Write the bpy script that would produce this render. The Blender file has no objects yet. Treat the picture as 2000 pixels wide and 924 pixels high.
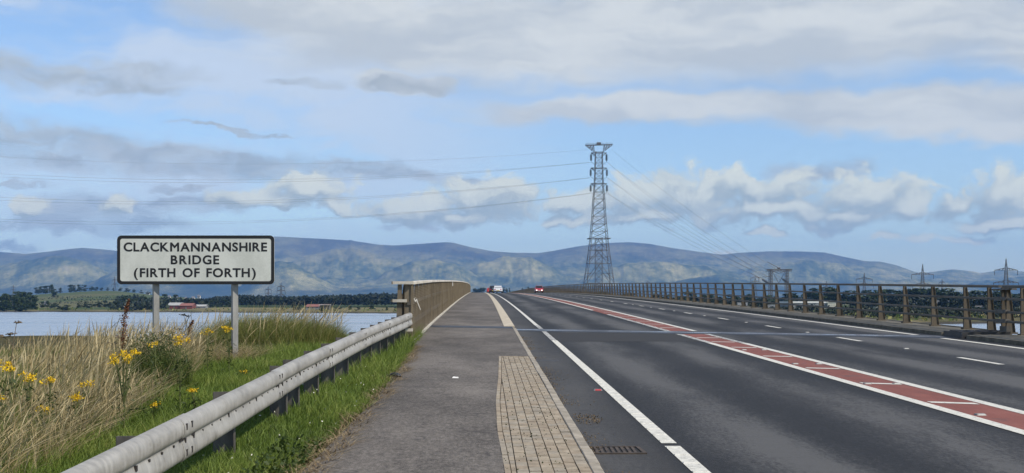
import bpy, bmesh, math, random
import numpy as np
from math import radians, sin, cos, pi, sqrt
from mathutils import Vector

random.seed(7)
rng = np.random.default_rng(11)
scene = bpy.context.scene
C = scene.collection

# ------------------------------------------------------------------ camera
EYE = 1.6                      # eye above the road at y = 0
cam_d = bpy.data.cameras.new('camera')
cam_d.sensor_width = 36.0
cam_d.lens = 45.0              # 2500 px over a 2000 px wide frame
cam_d.shift_x = 0.026
cam_d.shift_y = 0.065
cam_d.clip_start = 0.1
cam_d.clip_end = 60000
cam = bpy.data.objects.new('camera', cam_d)
cam.location = (0, 0, EYE)
cam.rotation_euler = (radians(90), 0, 0)
C.objects.link(cam)
scene.camera = cam

# ------------------------------------------------------------------ world, sun, exposure
SUN_AZ, SUN_EL = radians(120), radians(44)       # clockwise from +Y (the road), above horizon
SKY_STRENGTH = 0.12
scene.view_settings.view_transform = 'Standard'
scene.view_settings.look = 'None'
scene.view_settings.exposure = 0.0
scene.view_settings.gamma = 1.0
scene.view_settings.use_curve_mapping = False

world = bpy.data.worlds.new('World')
scene.world = world
world.use_nodes = True
wt = world.node_tree
wt.nodes.clear()
world.cycles.sampling_method = 'MANUAL'
world.cycles.sample_map_resolution = 256


class NG:
    """small helper that writes node graphs as expressions"""
    def __init__(s, t): s.t = t
    def n(s, typ, **kw):
        nd = s.t.nodes.new(typ)
        for k, v in kw.items(): setattr(nd, k, v)
        return nd
    def put(s, sock, v):
        if hasattr(v, 'is_output'): s.t.links.new(v, sock)
        else: sock.default_value = v
    def m(s, op, a, b=0.0, c=0.0, clamp=False):
        nd = s.n('ShaderNodeMath', operation=op, use_clamp=clamp)
        s.put(nd.inputs[0], a); s.put(nd.inputs[1], b); s.put(nd.inputs[2], c)
        return nd.outputs[0]
    def v(s, op, a, b=(0, 0, 0), c=(0, 0, 0)):
        nd = s.n('ShaderNodeVectorMath', operation=op)
        s.put(nd.inputs[0], a); s.put(nd.inputs[1], b)
        if op in ('MULTIPLY_ADD',): s.put(nd.inputs[2], c)
        return nd.outputs[1] if op in ('LENGTH', 'DOT_PRODUCT', 'DISTANCE') else nd.outputs[0]
    def noise(s, vec, scale, detail=5, rough=0.55, dist=0.0, col=False, dim='3D'):
        if s.t is wt: dim = '2D'
        nd = s.n('ShaderNodeTexNoise', noise_dimensions=dim)
        s.put(nd.inputs['Vector'], vec); s.put(nd.inputs['Scale'], scale)
        s.put(nd.inputs['Detail'], detail); s.put(nd.inputs['Roughness'], rough)
        s.put(nd.inputs['Distortion'], dist)
        return nd.outputs['Color'] if col else nd.outputs['Fac']
    def step(s, x, a, b):
        nd = s.n('ShaderNodeMapRange', interpolation_type='SMOOTHSTEP')
        s.put(nd.inputs[0], x); s.put(nd.inputs[1], a); s.put(nd.inputs[2], b)
        return nd.outputs[0]
    def lin(s, x, a, b, c=0.0, d=1.0):
        nd = s.n('ShaderNodeMapRange')
        s.put(nd.inputs[0], x); s.put(nd.inputs[1], a); s.put(nd.inputs[2], b)
        s.put(nd.inputs[3], c); s.put(nd.inputs[4], d)
        return nd.outputs[0]
    def mix(s, f, a, b, blend='MIX'):
        nd = s.n('ShaderNodeMix', data_type='RGBA', blend_type=blend)
        s.put(nd.inputs[0], f)
        s.put(nd.inputs[6], a if hasattr(a, 'is_output') else (*a, 1.0))
        s.put(nd.inputs[7], b if hasattr(b, 'is_output') else (*b, 1.0))
        return nd.outputs[2]
    def ramp(s, f, stops):
        nd = s.n('ShaderNodeValToRGB')
        cr = nd.color_ramp
        while len(cr.elements) < len(stops): cr.elements.new(0.5)
        for e, (p, c) in zip(cr.elements, stops):
            e.position = p; e.color = (*c, 1.0)
        s.put(nd.inputs[0], f)
        return nd.outputs[0]
    def xyz(s, v):
        nd = s.n('ShaderNodeSeparateXYZ'); s.put(nd.inputs[0], v)
        return nd.outputs
    def comb(s, x, y, z=0.0):
        nd = s.n('ShaderNodeCombineXYZ')
        s.put(nd.inputs[0], x); s.put(nd.inputs[1], y); s.put(nd.inputs[2], z)
        return nd.outputs[0]


def build_sky():
    g = NG(wt)
    sky = g.n('ShaderNodeTexSky', sky_type='NISHITA')
    sky.sun_disc = False
    sky.sun_elevation = SUN_EL
    sky.sun_rotation = SUN_AZ
    sky.altitude = 10
    sky.air_density = 1.0
    sky.dust_density = 0.35
    sky.ozone_density = 1.0
    tc = g.n('ShaderNodeTexCoord')
    d = tc.outputs['Generated']
    x, y, z = g.xyz(d)
    az = g.m('ARCTAN2', x, y)
    hor = g.m('SQRT', g.m('ADD', g.m('MULTIPLY', x, x), g.m('MULTIPLY', y, y)))
    el = g.m('DIVIDE', z, g.m('MAXIMUM', hor, 0.02))
    p = g.comb(az, el)
    # generic cloud-plane coordinates for the sky out of view
    zz = g.m('ADD', g.m('MAXIMUM', z, 0.0), 0.12)
    pl = g.comb(g.m('DIVIDE', x, zz), g.m('DIVIDE', y, zz))
    wv = g.v('SUBTRACT', g.noise(g.v('MULTIPLY', p, (1, 2.2, 1)), 9.0, 3, 0.6, col=True), (0.5, 0.5, 0.5))
    wv2 = g.v('SUBTRACT', g.noise(g.v('MULTIPLY', p, (1, 1.5, 1)), 34.0, 4, 0.62, col=True), (0.5, 0.5, 0.5))

    def q(px, py, rx, ry):
        a = math.atan((px - 948) / 2500)
        e = (592 - py) / 2500 * cos(a)
        return a, e, rx / 2500 * cos(a) ** 2, ry / 2500 * cos(a)

    def blobs(pw, lst):
        best = None
        for b in lst:
            a, e, ra, re = q(*b[:4])
            tilt = b[4] if len(b) > 4 else 0.0      # rise of the long axis
            v = pw
            if tilt:
                xx, yy, _ = g.xyz(pw)
                v = g.comb(xx, g.m('ADD', yy, g.m('MULTIPLY', g.m('SUBTRACT', xx, a), -tilt)))
            dd = g.v('LENGTH', g.v('MULTIPLY_ADD', v, (1 / ra, 1 / re, 0), (-a / ra, -e / re, 0)))
            best = dd if best is None else g.m('SMOOTH_MIN', best, dd, 0.25)
        return best

    front = g.m('MULTIPLY', g.step(g.m('ABSOLUTE', az), 0.75, 0.5), g.step(el, 0.34, 0.25))
    # -- high soft sheet (upper right)
    pw = g.v('MULTIPLY_ADD', wv, (0.10, 0.035, 0), p)
    pw = g.v('MULTIPLY_ADD', wv2, (0.022, 0.009, 0), pw)
    dA = blobs(pw, [(1500, 40, 760, 130), (1050, 70, 620, 105), (620, 15, 330, 60), (1750, 215, 560, 50, -0.05),
                    (1250, 205, 360, 34), (2100, 60, 300, 95), (1880, 240, 240, 36, -0.05), (800, 165, 90, 26)])
    covA = g.m('MULTIPLY', g.step(dA, 1.22, 0.55), 0.97)
    # -- thin veil on the left
    veil = g.noise(g.v('MULTIPLY', pw, (1, 4, 1)), 5.0, 5, 0.55)
    covV = g.m('MULTIPLY', g.step(veil, 0.30, 0.60), g.m('MULTIPLY', g.step(az, 0.16, -0.16), 0.8))
    covV = g.m('MULTIPLY', covV, g.step(el, 0.02, 0.10))
    # -- grey bands (left)
    pg = g.v('MULTIPLY_ADD', wv, (0.05, 0.022, 0), p)
    pg = g.v('MULTIPLY_ADD', wv2, (0.034, 0.016, 0), pg)
    dB = blobs(pg, [(60, 140, 190, 34), (270, 148, 130, 26), (240, 168, 130, 20, -0.05), (100, 285, 250, 50, -0.06),
                    (420, 318, 330, 30, -0.05), (720, 330, 190, 20, -0.1), (870, 352, 120, 12, -0.1), (150, 440, 260, 17),
                    (180, 410, 170, 34), (370, 402, 130, 22), (355, 366, 55, 8), (600, 165, 80, 12, -0.04), (800, 172, 90, 12),
                    (40, 484, 60, 12), (30, 361, 60, 9), (450, 258, 120, 5, -0.06),
                    (800, 445, 60, 10), (1600, 330, 110, 22), (960, 380, 40, 14)])
    covB = g.m('MULTIPLY', g.step(dB, 1.28, 0.50), g.lin(g.noise(g.v('MULTIPLY', pg, (1, 2.6, 1)), 26.0, 4, 0.65), 0.35, 0.6, 0.55, 1.0))
    # -- cumulus row
    cell = g.n('ShaderNodeTexVoronoi', feature='SMOOTH_F1')
    g.put(cell.inputs['Vector'], g.v('MULTIPLY', pg, (1, 1.35, 1)))
    cell.inputs['Scale'].default_value = 42.0
    cell.inputs['Smoothness'].default_value = 0.35
    puff = cell.outputs['Distance']

    CU = [(480, 385, 70, 30), (610, 370, 82, 36), (570, 392, 60, 22), (225, 400, 40, 30), (70, 405, 40, 24), (820, 408, 120, 36),
          (960, 385, 110, 48), (890, 425, 120, 22), (650, 400, 50, 20), (1120, 395, 60, 22), (1240, 385, 90, 46),
          (1340, 378, 110, 50), (1480, 365, 150, 36), (1500, 410, 180, 36), (1690, 378, 130, 46), (1640, 415, 120, 26),
          (1770, 405, 70, 36), (1590, 442, 60, 16), (1975, 375, 100, 54), (1985, 440, 110, 22), (1410, 492, 34, 15),
          (1250, 420, 140, 30), (1800, 468, 44, 10), (1120, 430, 90, 14), (1890, 470, 60, 12), (1490, 462, 40, 10), (1860, 395, 50, 30), (1720, 466, 40, 9)]

    w1 = g.v('SUBTRACT', g.noise(g.v('MULTIPLY', p, (1, 1.3, 1)), 22.0, 4, 0.55, col=True), (0.5, 0.5, 0.5))
    pc = g.v('MULTIPLY_ADD', w1, (0.030, 0.024, 0), p)
    edge = g.m('SUBTRACT', g.noise(g.v('MULTIPLY', pc, (1, 1.35, 1)), 44.0, 6, 0.62), 0.5)
    b0 = blobs(pc, CU)
    b1 = blobs(g.v('ADD', pc, (0.0050, 0.0080, 0)), CU)
    f0 = g.m('ADD', g.m('SUBTRACT', 1.0, b0), g.m('MULTIPLY', edge, 1.9))
    covC = g.step(f0, -0.14, 0.42)
    lit = g.m('ADD', g.m('MULTIPLY', g.m('SUBTRACT', b1, b0), 1.15), 0.36)
    lit = g.m('ADD', lit, g.m('MULTIPLY', edge, 2.0))
    lit = g.step(g.m('ADD', lit, g.m('MULTIPLY', g.m('SUBTRACT', 0.45, puff), 0.45)), -0.05, 1.0)

    k = 1.0 / SKY_STRENGTH
    def kc(c): return tuple(v * k for v in c)
    base = g.mix(1.0, sky.outputs[0], (1.10, 1.20, 1.36), 'MULTIPLY')
    shA = g.noise(g.v('MULTIPLY', pw, (1, 5, 1)), 7.0, 5, 0.55)
    colA = g.mix(g.step(shA, 0.32, 0.68), kc((0.58, 0.63, 0.67)), kc((0.76, 0.79, 0.785)))
    shB = g.noise(g.v('MULTIPLY', pg, (1, 3, 1)), 20.0, 5, 0.6)
    colB = g.mix(g.step(shB, 0.3, 0.72), kc((0.41, 0.475, 0.535)), kc((0.55, 0.60, 0.63)))
    colC = g.mix(lit, kc((0.49, 0.56, 0.555)), kc((0.90, 0.915, 0.78)))
    c = g.mix(g.m('MULTIPLY', covV, front), base, kc((0.70, 0.78, 0.88)))
    c = g.mix(g.m('MULTIPLY', covA, front), c, colA)
    c = g.mix(g.m('MULTIPLY', g.m('MULTIPLY', covB, 0.86), front), c, colB)
    c = g.mix(g.m('MULTIPLY', g.m('MULTIPLY', covC, 0.94), front), c, colC)
    # sky out of the frame: the same broken cloud
    gn = g.noise(pl, 0.75, 7, 0.58, 0.3)
    gcov = g.m('MULTIPLY', g.step(gn, 0.47, 0.62), g.step(z, 0.0, 0.06))
    gsh = g.noise(pl, 1.9, 5, 0.55)
    gcol = g.mix(g.step(gsh, 0.3, 0.7), kc((0.38, 0.44, 0.52)), kc((0.66, 0.68, 0.69)))
    out = g.mix(g.m('MULTIPLY', gcov, g.m('SUBTRACT', 1.0, front)), c, gcol)
    bg = g.n('ShaderNodeBackground')
    g.put(bg.inputs[0], out)
    bg.inputs[1].default_value = SKY_STRENGTH
    o = g.n('ShaderNodeOutputWorld')
    wt.links.new(bg.outputs[0], o.inputs[0])


build_sky()
sun_d = bpy.data.lights.new('sun', 'SUN')
sun_d.energy = 4.9
sun_d.angle = radians(0.53)
sun_d.color = (1.0, 0.91, 0.77)
sun = bpy.data.objects.new('sun', sun_d)
sdir = Vector((sin(SUN_AZ) * cos(SUN_EL), cos(SUN_AZ) * cos(SUN_EL), sin(SUN_EL)))
sun.rotation_euler = (-sdir).to_track_quat('-Z', 'Y').to_euler()
sun.location = (60, -40, 80)
C.objects.link(sun)

scene.cycles.max_bounces = 6
scene.cycles.diffuse_bounces = 3
scene.cycles.glossy_bounces = 3
scene.cycles.caustics_reflective = False
scene.cycles.caustics_refractive = False

# ------------------------------------------------------------------ helpers
def zp(y):                      # level of the road along the bridge: rising 2 %, easing off over the crest
    return 0.02 * y - 2.27e-5 * y * y

WATER = -4.4

def at(px, py, y):
    """point at distance y along the road that a plan of the place puts on this bearing"""
    return Vector(((px - 948) / 2500 * y, y, EYE + (592 - py) / 2500 * y))

class MB:
    def __init__(s): s.v = []; s.f = []; s.mi = []; s.m = 0
    def add(s, vs, fs):
        b = len(s.v); s.v += [tuple(v) for v in vs]
        for f in fs: s.f.append(tuple(b + i for i in f)); s.mi.append(s.m)
        return s
    def box(s, x0, x1, y0, y1, z0, z1):
        return s.hexa([(x0, y0, z0), (x1, y0, z0), (x1, y1, z0), (x0, y1, z0), (x0, y0, z1), (x1, y0, z1), (x1, y1, z1), (x0, y1, z1)])
    def hexa(s, p):
        return s.add(p, [(3, 2, 1, 0), (4, 5, 6, 7), (0, 1, 5, 4), (1, 2, 6, 5), (2, 3, 7, 6), (3, 0, 4, 7)])
    def bar(s, a, b, w, w2=None, n=4, h=None):
        a = Vector(a); b = Vector(b); d = b - a
        if d.length < 1e-6: return s
        w2 = w if w2 is None else w2
        u = d.normalized()
        r = Vector((0, 0, 1)) if abs(u.z) < 0.9 else Vector((1, 0, 0))
        e1 = u.cross(r).normalized(); e2 = e1.cross(u).normalized()
        k = 1.0 if h is None else h / w
        vs = []
        for c, ww in ((a, w), (b, w2)):
            for i in range(n):
                t = 2 * pi * (i + 0.5) / n
                q = 0.5 * ww / (cos(pi / n))
                vs.append(c + e1 * cos(t) * q + e2 * sin(t) * q * k)
        fs = [tuple(reversed(range(n))), tuple(range(n, 2 * n))]
        for i in range(n):
            j = (i + 1) % n
            fs.append((i, j, n + j, n + i))
        return s.add(vs, fs)
    def path(s, pts, w, n=5, w2=None):
        """tube along a list of points"""
        pts = [Vector(p) for p in pts]; N = len(pts); vs = []
        for k, c in enumerate(pts):
            d = (pts[min(k + 1, N - 1)] - pts[max(k - 1, 0)]).normalized()
            r = Vector((0, 0, 1)) if abs(d.z) < 0.9 else Vector((1, 0, 0))
            e1 = d.cross(r).normalized(); e2 = e1.cross(d).normalized()
            ww = w if w2 is None else w + (w2 - w) * k / (N - 1)
            for i in range(n):
                t = 2 * pi * i / n
                vs.append(c + e1 * cos(t) * ww / 2 + e2 * sin(t) * ww / 2)
        fs = []
        for k in range(N - 1):
            for i in range(n):
                j = (i + 1) % n
                fs.append((k * n + i, k * n + j, (k + 1) * n + j, (k + 1) * n + i))
        fs += [tuple(reversed(range(n))), tuple((N - 1) * n + i for i in range(n))]
        return s.add(vs, fs)
    def ext(s, prof, ys, fx, fz):
        """sweep a profile (x,z) along y: vertex = (fx(y)+x, y, fz(y)+z)"""
        n = len(prof); vs = []
        for y in ys:
            for (x, z) in prof: vs.append((fx(y) + x, y, fz(y) + z))
        fs = []
        for k in range(len(ys) - 1):
            for i in range(n):
                j = (i + 1) % n
                fs.append((k * n + i, (k + 1) * n + i, (k + 1) * n + j, k * n + j))
        fs += [tuple(range(n)), tuple(reversed([(len(ys) - 1) * n + i for i in range(n)]))]
        return s.add(vs, fs)
    def disc(s, c, axis, r, t, n=12):
        c = Vector(c); axis = Vector(axis).normalized()
        return s.bar(c - axis * t / 2, c + axis * t / 2, 2 * r * cos(pi / n), n=n)
    def mesh(s, name, mats):
        me = bpy.data.meshes.new(name)
        me.from_pydata(s.v, [], s.f)
        if not isinstance(mats, (list, tuple)): mats = [mats]
        for m in mats: me.materials.append(m)
        if len(mats) > 1: me.polygons.foreach_set('material_index', s.mi)
        me.update()
        return me
    def build(s, name, mats, parent=None, smooth=False, **tags):
        o = obj(name, s.mesh(name, mats), parent, **tags)
        if smooth: shade(o.data, smooth)
        return o

def shade(me, ang=True):
    me.polygons.foreach_set('use_smooth', [True] * len(me.polygons))
    if ang is not True:
        try: me.set_sharp_from_angle(angle=radians(ang))
        except Exception: pass

def obj(name, data, parent=None, label=None, cat=None, group=None, kind=None, loc=None):
    o = bpy.data.objects.new(name, data)
    C.objects.link(o)
    if parent is not None: o.parent = parent
    tag(o, label, cat, group, kind)
    if loc is not None: o.location = loc
    return o

def tag(o, label=None, cat=None, group=None, kind=None):
    if label: o['label'] = label
    if cat: o['category'] = cat
    if group: o['group'] = group
    if kind: o['kind'] = kind
    return o

def empty(name, loc=(0, 0, 0), rz=0, **tags):
    o = obj(name, None, **tags)
    o.location = loc; o.rotation_euler = (0, 0, rz); o.empty_display_size = 0.2
    return o

def copy_tree(o, parent=None):
    c = o.copy(); C.objects.link(c); c.parent = parent
    for ch in list(o.children): copy_tree(ch, c)
    return c

def npmesh(name, V, loops, sizes, mat, attrs=None, smooth=False):
    me = bpy.data.meshes.new(name)
    V = np.asarray(V, np.float32); loops = np.asarray(loops, np.int32); sizes = np.asarray(sizes, np.int32)
    me.vertices.add(len(V)); me.vertices.foreach_set('co', V.ravel())
    me.loops.add(len(loops)); me.loops.foreach_set('vertex_index', loops)
    me.polygons.add(len(sizes))
    st = np.concatenate(([0], np.cumsum(sizes)[:-1])).astype(np.int32)
    me.polygons.foreach_set('loop_start', st); me.polygons.foreach_set('loop_total', sizes)
    if smooth: me.polygons.foreach_set('use_smooth', np.ones(len(sizes), bool))
    for k, a in (attrs or {}).items():
        at_ = me.attributes.new(k, 'FLOAT', 'POINT'); at_.data.foreach_set('value', np.asarray(a, np.float32))
    me.materials.append(mat)
    me.update(calc_edges=True); me.validate()
    return me

def gridmesh(name, P, mat, smooth=True, attrs=None):
    """P: (rows, cols, 3)"""
    r, c, _ = P.shape
    i = np.arange(r * c).reshape(r, c)
    q = np.stack([i[:-1, :-1], i[:-1, 1:], i[1:, 1:], i[1:, :-1]], -1).reshape(-1, 4)
    return npmesh(name, P.reshape(-1, 3), q.ravel(), np.full(len(q), 4), mat, attrs, smooth)

def vnoise(x, y, seed=0):
    xi = np.floor(x).astype(np.int64); yi = np.floor(y).astype(np.int64)
    xf = x - xi; yf = y - yi
    def h(a, b):
        n = (a * 374761393 + b * 668265263 + seed * 1442695041) & 0xffffffff
        n = ((n ^ (n >> 13)) * 1274126177) & 0xffffffff
        return ((n ^ (n >> 16)) & 0xffff) / 65535.0
    u = xf * xf * (3 - 2 * xf); w = yf * yf * (3 - 2 * yf)
    return (h(xi, yi) * (1 - u) + h(xi + 1, yi) * u) * (1 - w) + (h(xi, yi + 1) * (1 - u) + h(xi + 1, yi + 1) * u) * w

def fbm(x, y, o=5, seed=0, gain=0.5):
    s = 0; a = 0.5; t = 0
    for k in range(o):
        s = s + a * vnoise(x, y, seed + k); t += a
        x = x * 2.03 + 7.1; y = y * 2.03 + 3.7; a *= gain
    return s / t

def ridged(x, y, o=5, seed=0):
    s = 0; a = 0.5; t = 0
    for k in range(o):
        s = s + a * (1 - np.abs(2 * vnoise(x, y, seed + k) - 1)); t += a
        x = x * 2.03 + 7.1; y = y * 2.03 + 3.7; a *= 0.5
    return s / t

# ------------------------------------------------------------------ materials
def mat(name, fn=None, color=(0.5, 0.5, 0.5), rough=0.7, metal=0.0, spec=0.5):
    m = bpy.data.materials.new(name); m.use_nodes = True
    t = m.node_tree; b = t.nodes['Principled BSDF']
    b.inputs['Base Color'].default_value = (*color, 1)
    b.inputs['Roughness'].default_value = rough
    b.inputs['Metallic'].default_value = metal
    b.inputs['Specular IOR Level'].default_value = spec
    if fn: fn(NG(t), b)
    return m

def pos(g):
    return g.n('ShaderNodeNewGeometry').outputs['Position']

def bump(g, b, h, strength=0.3, dist=0.01):
    nd = g.n('ShaderNodeBump'); nd.inputs['Strength'].default_value = strength; nd.inputs['Distance'].default_value = dist
    g.put(nd.inputs['Height'], h); g.put(b.inputs['Normal'], nd.outputs[0])

def weathered(name, c1, c2, scale=3.0, rough=0.7, metal=0.0, streak=(1, 1, 1), bumps=0.0, fine=60.0):
    def fn(g, b):
        p = g.v('MULTIPLY', pos(g), streak)
        n = g.noise(p, scale, 6, 0.62)
        n2 = g.noise(p, fine, 3, 0.6)
        f = g.m('ADD', g.m('MULTIPLY', n, 0.75), g.m('MULTIPLY', n2, 0.25))
        g.put(b.inputs['Base Color'], g.mix(g.step(f, 0.34, 0.66), c1, c2))
        g.put(b.inputs['Roughness'], g.lin(n2, 0.3, 0.7, max(rough - 0.1, 0.05), min(rough + 0.12, 1)))
        if bumps: bump(g, b, n2, bumps, 0.004)
    return mat(name, fn, rough=rough, metal=metal)
# ------------------------------------------------------------------ surface materials
def m_road(g, b):
    p = pos(g); x, y, z = g.xyz(p)
    fine = g.noise(p, 95.0, 3, 0.7)
    spk = g.noise(p, 210.0, 2, 0.6)
    broad = g.noise(g.v('MULTIPLY', p, (1.0, 0.16, 1)), 0.8, 5, 0.6)
    # wheel tracks: polished lanes, the middle of each lane stays darker with oil
    w = g.m('COSINE', g.m('MULTIPLY', g.m('SUBTRACT', x, 2.75), 2 * pi / 1.83))
    tr = g.m('MULTIPLY', g.m('MULTIPLY', w, 0.5), g.lin(broad, 0.3, 0.7, 0.3, 1.0))
    mid = g.noise(g.v('MULTIPLY', p, (1, 0.33, 1)), 26.0, 3, 0.85)
    f = g.m('ADD', g.m('ADD', g.m('ADD', g.m('MULTIPLY', fine, 0.20), g.m('MULTIPLY', mid, 0.45)), g.m('MULTIPLY', broad, 0.5)), g.m('MULTIPLY', tr, 0.26))
    c = g.ramp(f, [(0.47, (0.009, 0.009, 0.009)), (0.57, (0.032, 0.0316, 0.0308)), (0.67, (0.080, 0.0785, 0.0755))])
    c = g.mix(g.step(spk, 0.64, 0.74), c, (0.17, 0.17, 0.168))
    # the hard strip beside the kerb is older and browner, with grit
    hs = g.step(x, 1.75, 1.5)
    c = g.mix(g.m('MULTIPLY', hs, 0.55), c, g.mix(g.step(fine, 0.3, 0.75), (0.028, 0.027, 0.026), (0.070, 0.066, 0.060)))
    # sealed cracks and day joints
    cr = g.noise(g.v('MULTIPLY', p, (0.35, 1.6, 1)), 0.9, 3, 0.5, 0.6)
    c = g.mix(g.m('MULTIPLY', g.step(g.m('ABSOLUTE', g.m('SUBTRACT', cr, 0.5)), 0.006, 0.001), 0.55), c, (0.02, 0.02, 0.02))
    g.put(b.inputs['Base Color'], c)
    g.put(b.inputs['Roughness'], g.lin(fine, 0.3, 0.7, 0.62, 0.9))
    bump(g, b, g.m('ADD', fine, g.m('MULTIPLY', spk, 0.6)), 0.55, 0.006)
M_road = mat('road_asphalt', m_road, spec=0.35)

def m_path(g, b):
    p = pos(g)
    fine = g.noise(p, 70.0, 3, 0.7); spk = g.noise(p, 150.0, 2, 0.6)
    broad = g.noise(g.v('MULTIPLY', p, (1.0, 0.4, 1)), 0.7, 6, 0.65)
    mid = g.noise(g.v('MULTIPLY', p, (1, 0.35, 1)), 24.0, 3, 0.85)
    f = g.m('ADD', g.m('ADD', g.m('MULTIPLY', fine, 0.20), g.m('MULTIPLY', mid, 0.45)), g.m('MULTIPLY', broad, 0.40))
    c = g.ramp(f, [(0.43, (0.048, 0.042, 0.036)), (0.525, (0.105, 0.093, 0.081)), (0.63, (0.185, 0.166, 0.145))])
    c = g.mix(g.step(spk, 0.63, 0.72), c, (0.40, 0.38, 0.35))
    c = g.mix(g.step(spk, 0.34, 0.28), c, (0.04, 0.037, 0.034))
    moss = g.m('MULTIPLY', g.step(g.noise(p, 2.2, 6, 0.7), 0.52, 0.68), g.step(g.xyz(p)[0], -0.7, -1.6))
    c = g.mix(g.m('MULTIPLY', moss, 0.7), c, (0.045, 0.042, 0.026))
    cr = g.noise(g.v('MULTIPLY', p, (0.35, 1.3, 1)), 0.8, 3, 0.5, 0.5)
    c = g.mix(g.m('MULTIPLY', g.step(g.m('ABSOLUTE', g.m('SUBTRACT', cr, 0.48)), 0.007, 0.001), 0.6), c, (0.03, 0.028, 0.026))
    g.put(b.inputs['Base Color'], c)
    g.put(b.inputs['Roughness'], g.lin(fine, 0.3, 0.7, 0.75, 0.95))
    bump(g, b, g.m('ADD', fine, spk), 0.5, 0.006)
M_path = mat('path_asphalt', m_path, spec=0.3)

def m_white(g, b):
    p = pos(g)
    n = g.noise(p, 16.0, 6, 0.7); f = g.noise(p, 90.0, 3, 0.6)
    w = g.m('ADD', g.m('MULTIPLY', n, 0.6), g.m('MULTIPLY', f, 0.4))
    c = g.mix(g.step(w, 0.36, 0.56), (0.38, 0.37, 0.32), (0.64, 0.625, 0.555))
    c = g.mix(g.m('MULTIPLY', g.step(w, 0.415, 0.35), 0.9), c, (0.07, 0.07, 0.07))
    g.put(b.inputs['Base Color'], c); bump(g, b, f, 0.2, 0.003)
M_white = mat('thermoplastic_white', m_white, rough=0.65)

def m_worn(g, b):
    p = pos(g)
    n = g.noise(p, 9.0, 6, 0.75); f = g.noise(p, 60.0, 3, 0.6)
    w = g.m('ADD', g.m('MULTIPLY', n, 0.6), g.m('MULTIPLY', f, 0.4))
    g.put(b.inputs['Base Color'], g.mix(g.step(w, 0.46, 0.54), (0.05, 0.05, 0.05), (0.60, 0.59, 0.54)))
M_worn = mat('thermoplastic_worn', m_worn, rough=0.7)

def m_red(g, b):
    p = pos(g)
    n = g.noise(g.v('MULTIPLY', p, (1, 0.3, 1)), 3.0, 6, 0.7); f = g.noise(p, 90.0, 3, 0.65)
    w = g.m('ADD', g.m('MULTIPLY', n, 0.5), g.m('MULTIPLY', f, 0.5))
    c = g.ramp(w, [(0.34, (0.105, 0.034, 0.024)), (0.52, (0.190, 0.055, 0.038)), (0.70, (0.26, 0.10, 0.075))])
    c = g.mix(g.m('MULTIPLY', g.step(g.noise(p, 1.4, 6, 0.7), 0.57, 0.68), 0.6), c, (0.06, 0.05, 0.048))
    g.put(b.inputs['Base Color'], c); bump(g, b, f, 0.4, 0.004)
M_red = mat('red_surfacing', m_red, rough=0.85)

M_bitumen = weathered('joint_bitumen', (0.014, 0.014, 0.015), (0.035, 0.035, 0.036), 4.0, 0.5)
def m_joint(g, b):
    p = pos(g)
    n = g.noise(g.v('MULTIPLY', p, (0.35, 2.5, 1)), 2.2, 5, 0.6)
    g.put(b.inputs['Base Color'], g.mix(g.step(n, 0.4, 0.6), (0.05, 0.05, 0.052), (0.36, 0.36, 0.37)))
    g.put(b.inputs['Roughness'], g.lin(n, 0.42, 0.56, 0.75, 0.12))
M_joint = mat('joint_polished', m_joint, rough=0.3, spec=0.6)
M_kerb = weathered('kerb_concrete', (0.20, 0.175, 0.135), (0.37, 0.33, 0.265), 5.0, 0.85, bumps=0.3)
M_deckkerb = weathered('deck_kerb_concrete', (0.36, 0.31, 0.23), (0.52, 0.46, 0.35), 4.0, 0.85, bumps=0.3)
M_block = [weathered('paving_block_%s' % n, a, c, 7.0, 0.88, bumps=0.4) for n, a, c in (
    ('buff', (0.225, 0.185, 0.130), (0.370, 0.310, 0.225)), ('brown', (0.205, 0.165, 0.115), (0.325, 0.265, 0.190)),
    ('grey', (0.215, 0.185, 0.140), (0.345, 0.300, 0.230)))]
M_joints = weathered('block_joint_sand', (0.030, 0.025, 0.018), (0.070, 0.058, 0.040), 20.0, 0.95)
M_kerbr = weathered('dark_kerb_concrete', (0.070, 0.063, 0.048), (0.165, 0.150, 0.115), 2.5, 0.9, bumps=0.4)  # darker concrete tone for the right-hand kerb
M_verge = weathered('verge_concrete', (0.065, 0.060, 0.046), (0.155, 0.142, 0.110), 1.6, 0.9, bumps=0.4)
M_deck = weathered('deck_concrete', (0.18, 0.17, 0.15), (0.30, 0.28, 0.25), 0.6, 0.9)
M_soil = weathered('verge_soil', (0.030, 0.036, 0.012), (0.085, 0.080, 0.034), 3.0, 0.95, bumps=0.6)

def m_marsh(g, b):
    p = pos(g)
    n = g.noise(g.v('MULTIPLY', p, (0.06, 0.02, 0.1)), 1.0, 7, 0.65); f = g.noise(p, 0.9, 6, 0.7)
    w = g.m('ADD', g.m('MULTIPLY', n, 0.6), g.m('MULTIPLY', f, 0.4))
    c = g.ramp(w, [(0.36, (0.034, 0.030, 0.012)), (0.5, (0.062, 0.056, 0.022)), (0.64, (0.11, 0.092, 0.042))])
    g.put(b.inputs['Base Color'], c); bump(g, b, f, 0.8, 0.3)
M_marsh = mat('salt_marsh', m_marsh, rough=0.95, spec=0.1)

def m_water(g, b):
    p = pos(g)
    n = g.noise(g.v('MULTIPLY', p, (0.10, 0.55, 1)), 1.0, 5, 0.6)
    n2 = g.noise(g.v('MULTIPLY', p, (0.004, 0.030, 1)), 1.0, 4, 0.6)
    b.inputs['Base Color'].default_value = (0.29, 0.345, 0.41, 1)
    b.inputs['IOR'].default_value = 1.33
    g.put(b.inputs['Roughness'], g.lin(n2, 0.35, 0.65, 0.10, 0.30))
    bump(g, b, n, 0.8, 1.0)
M_water = mat('estuary_water', m_water, spec=0.5)

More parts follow.
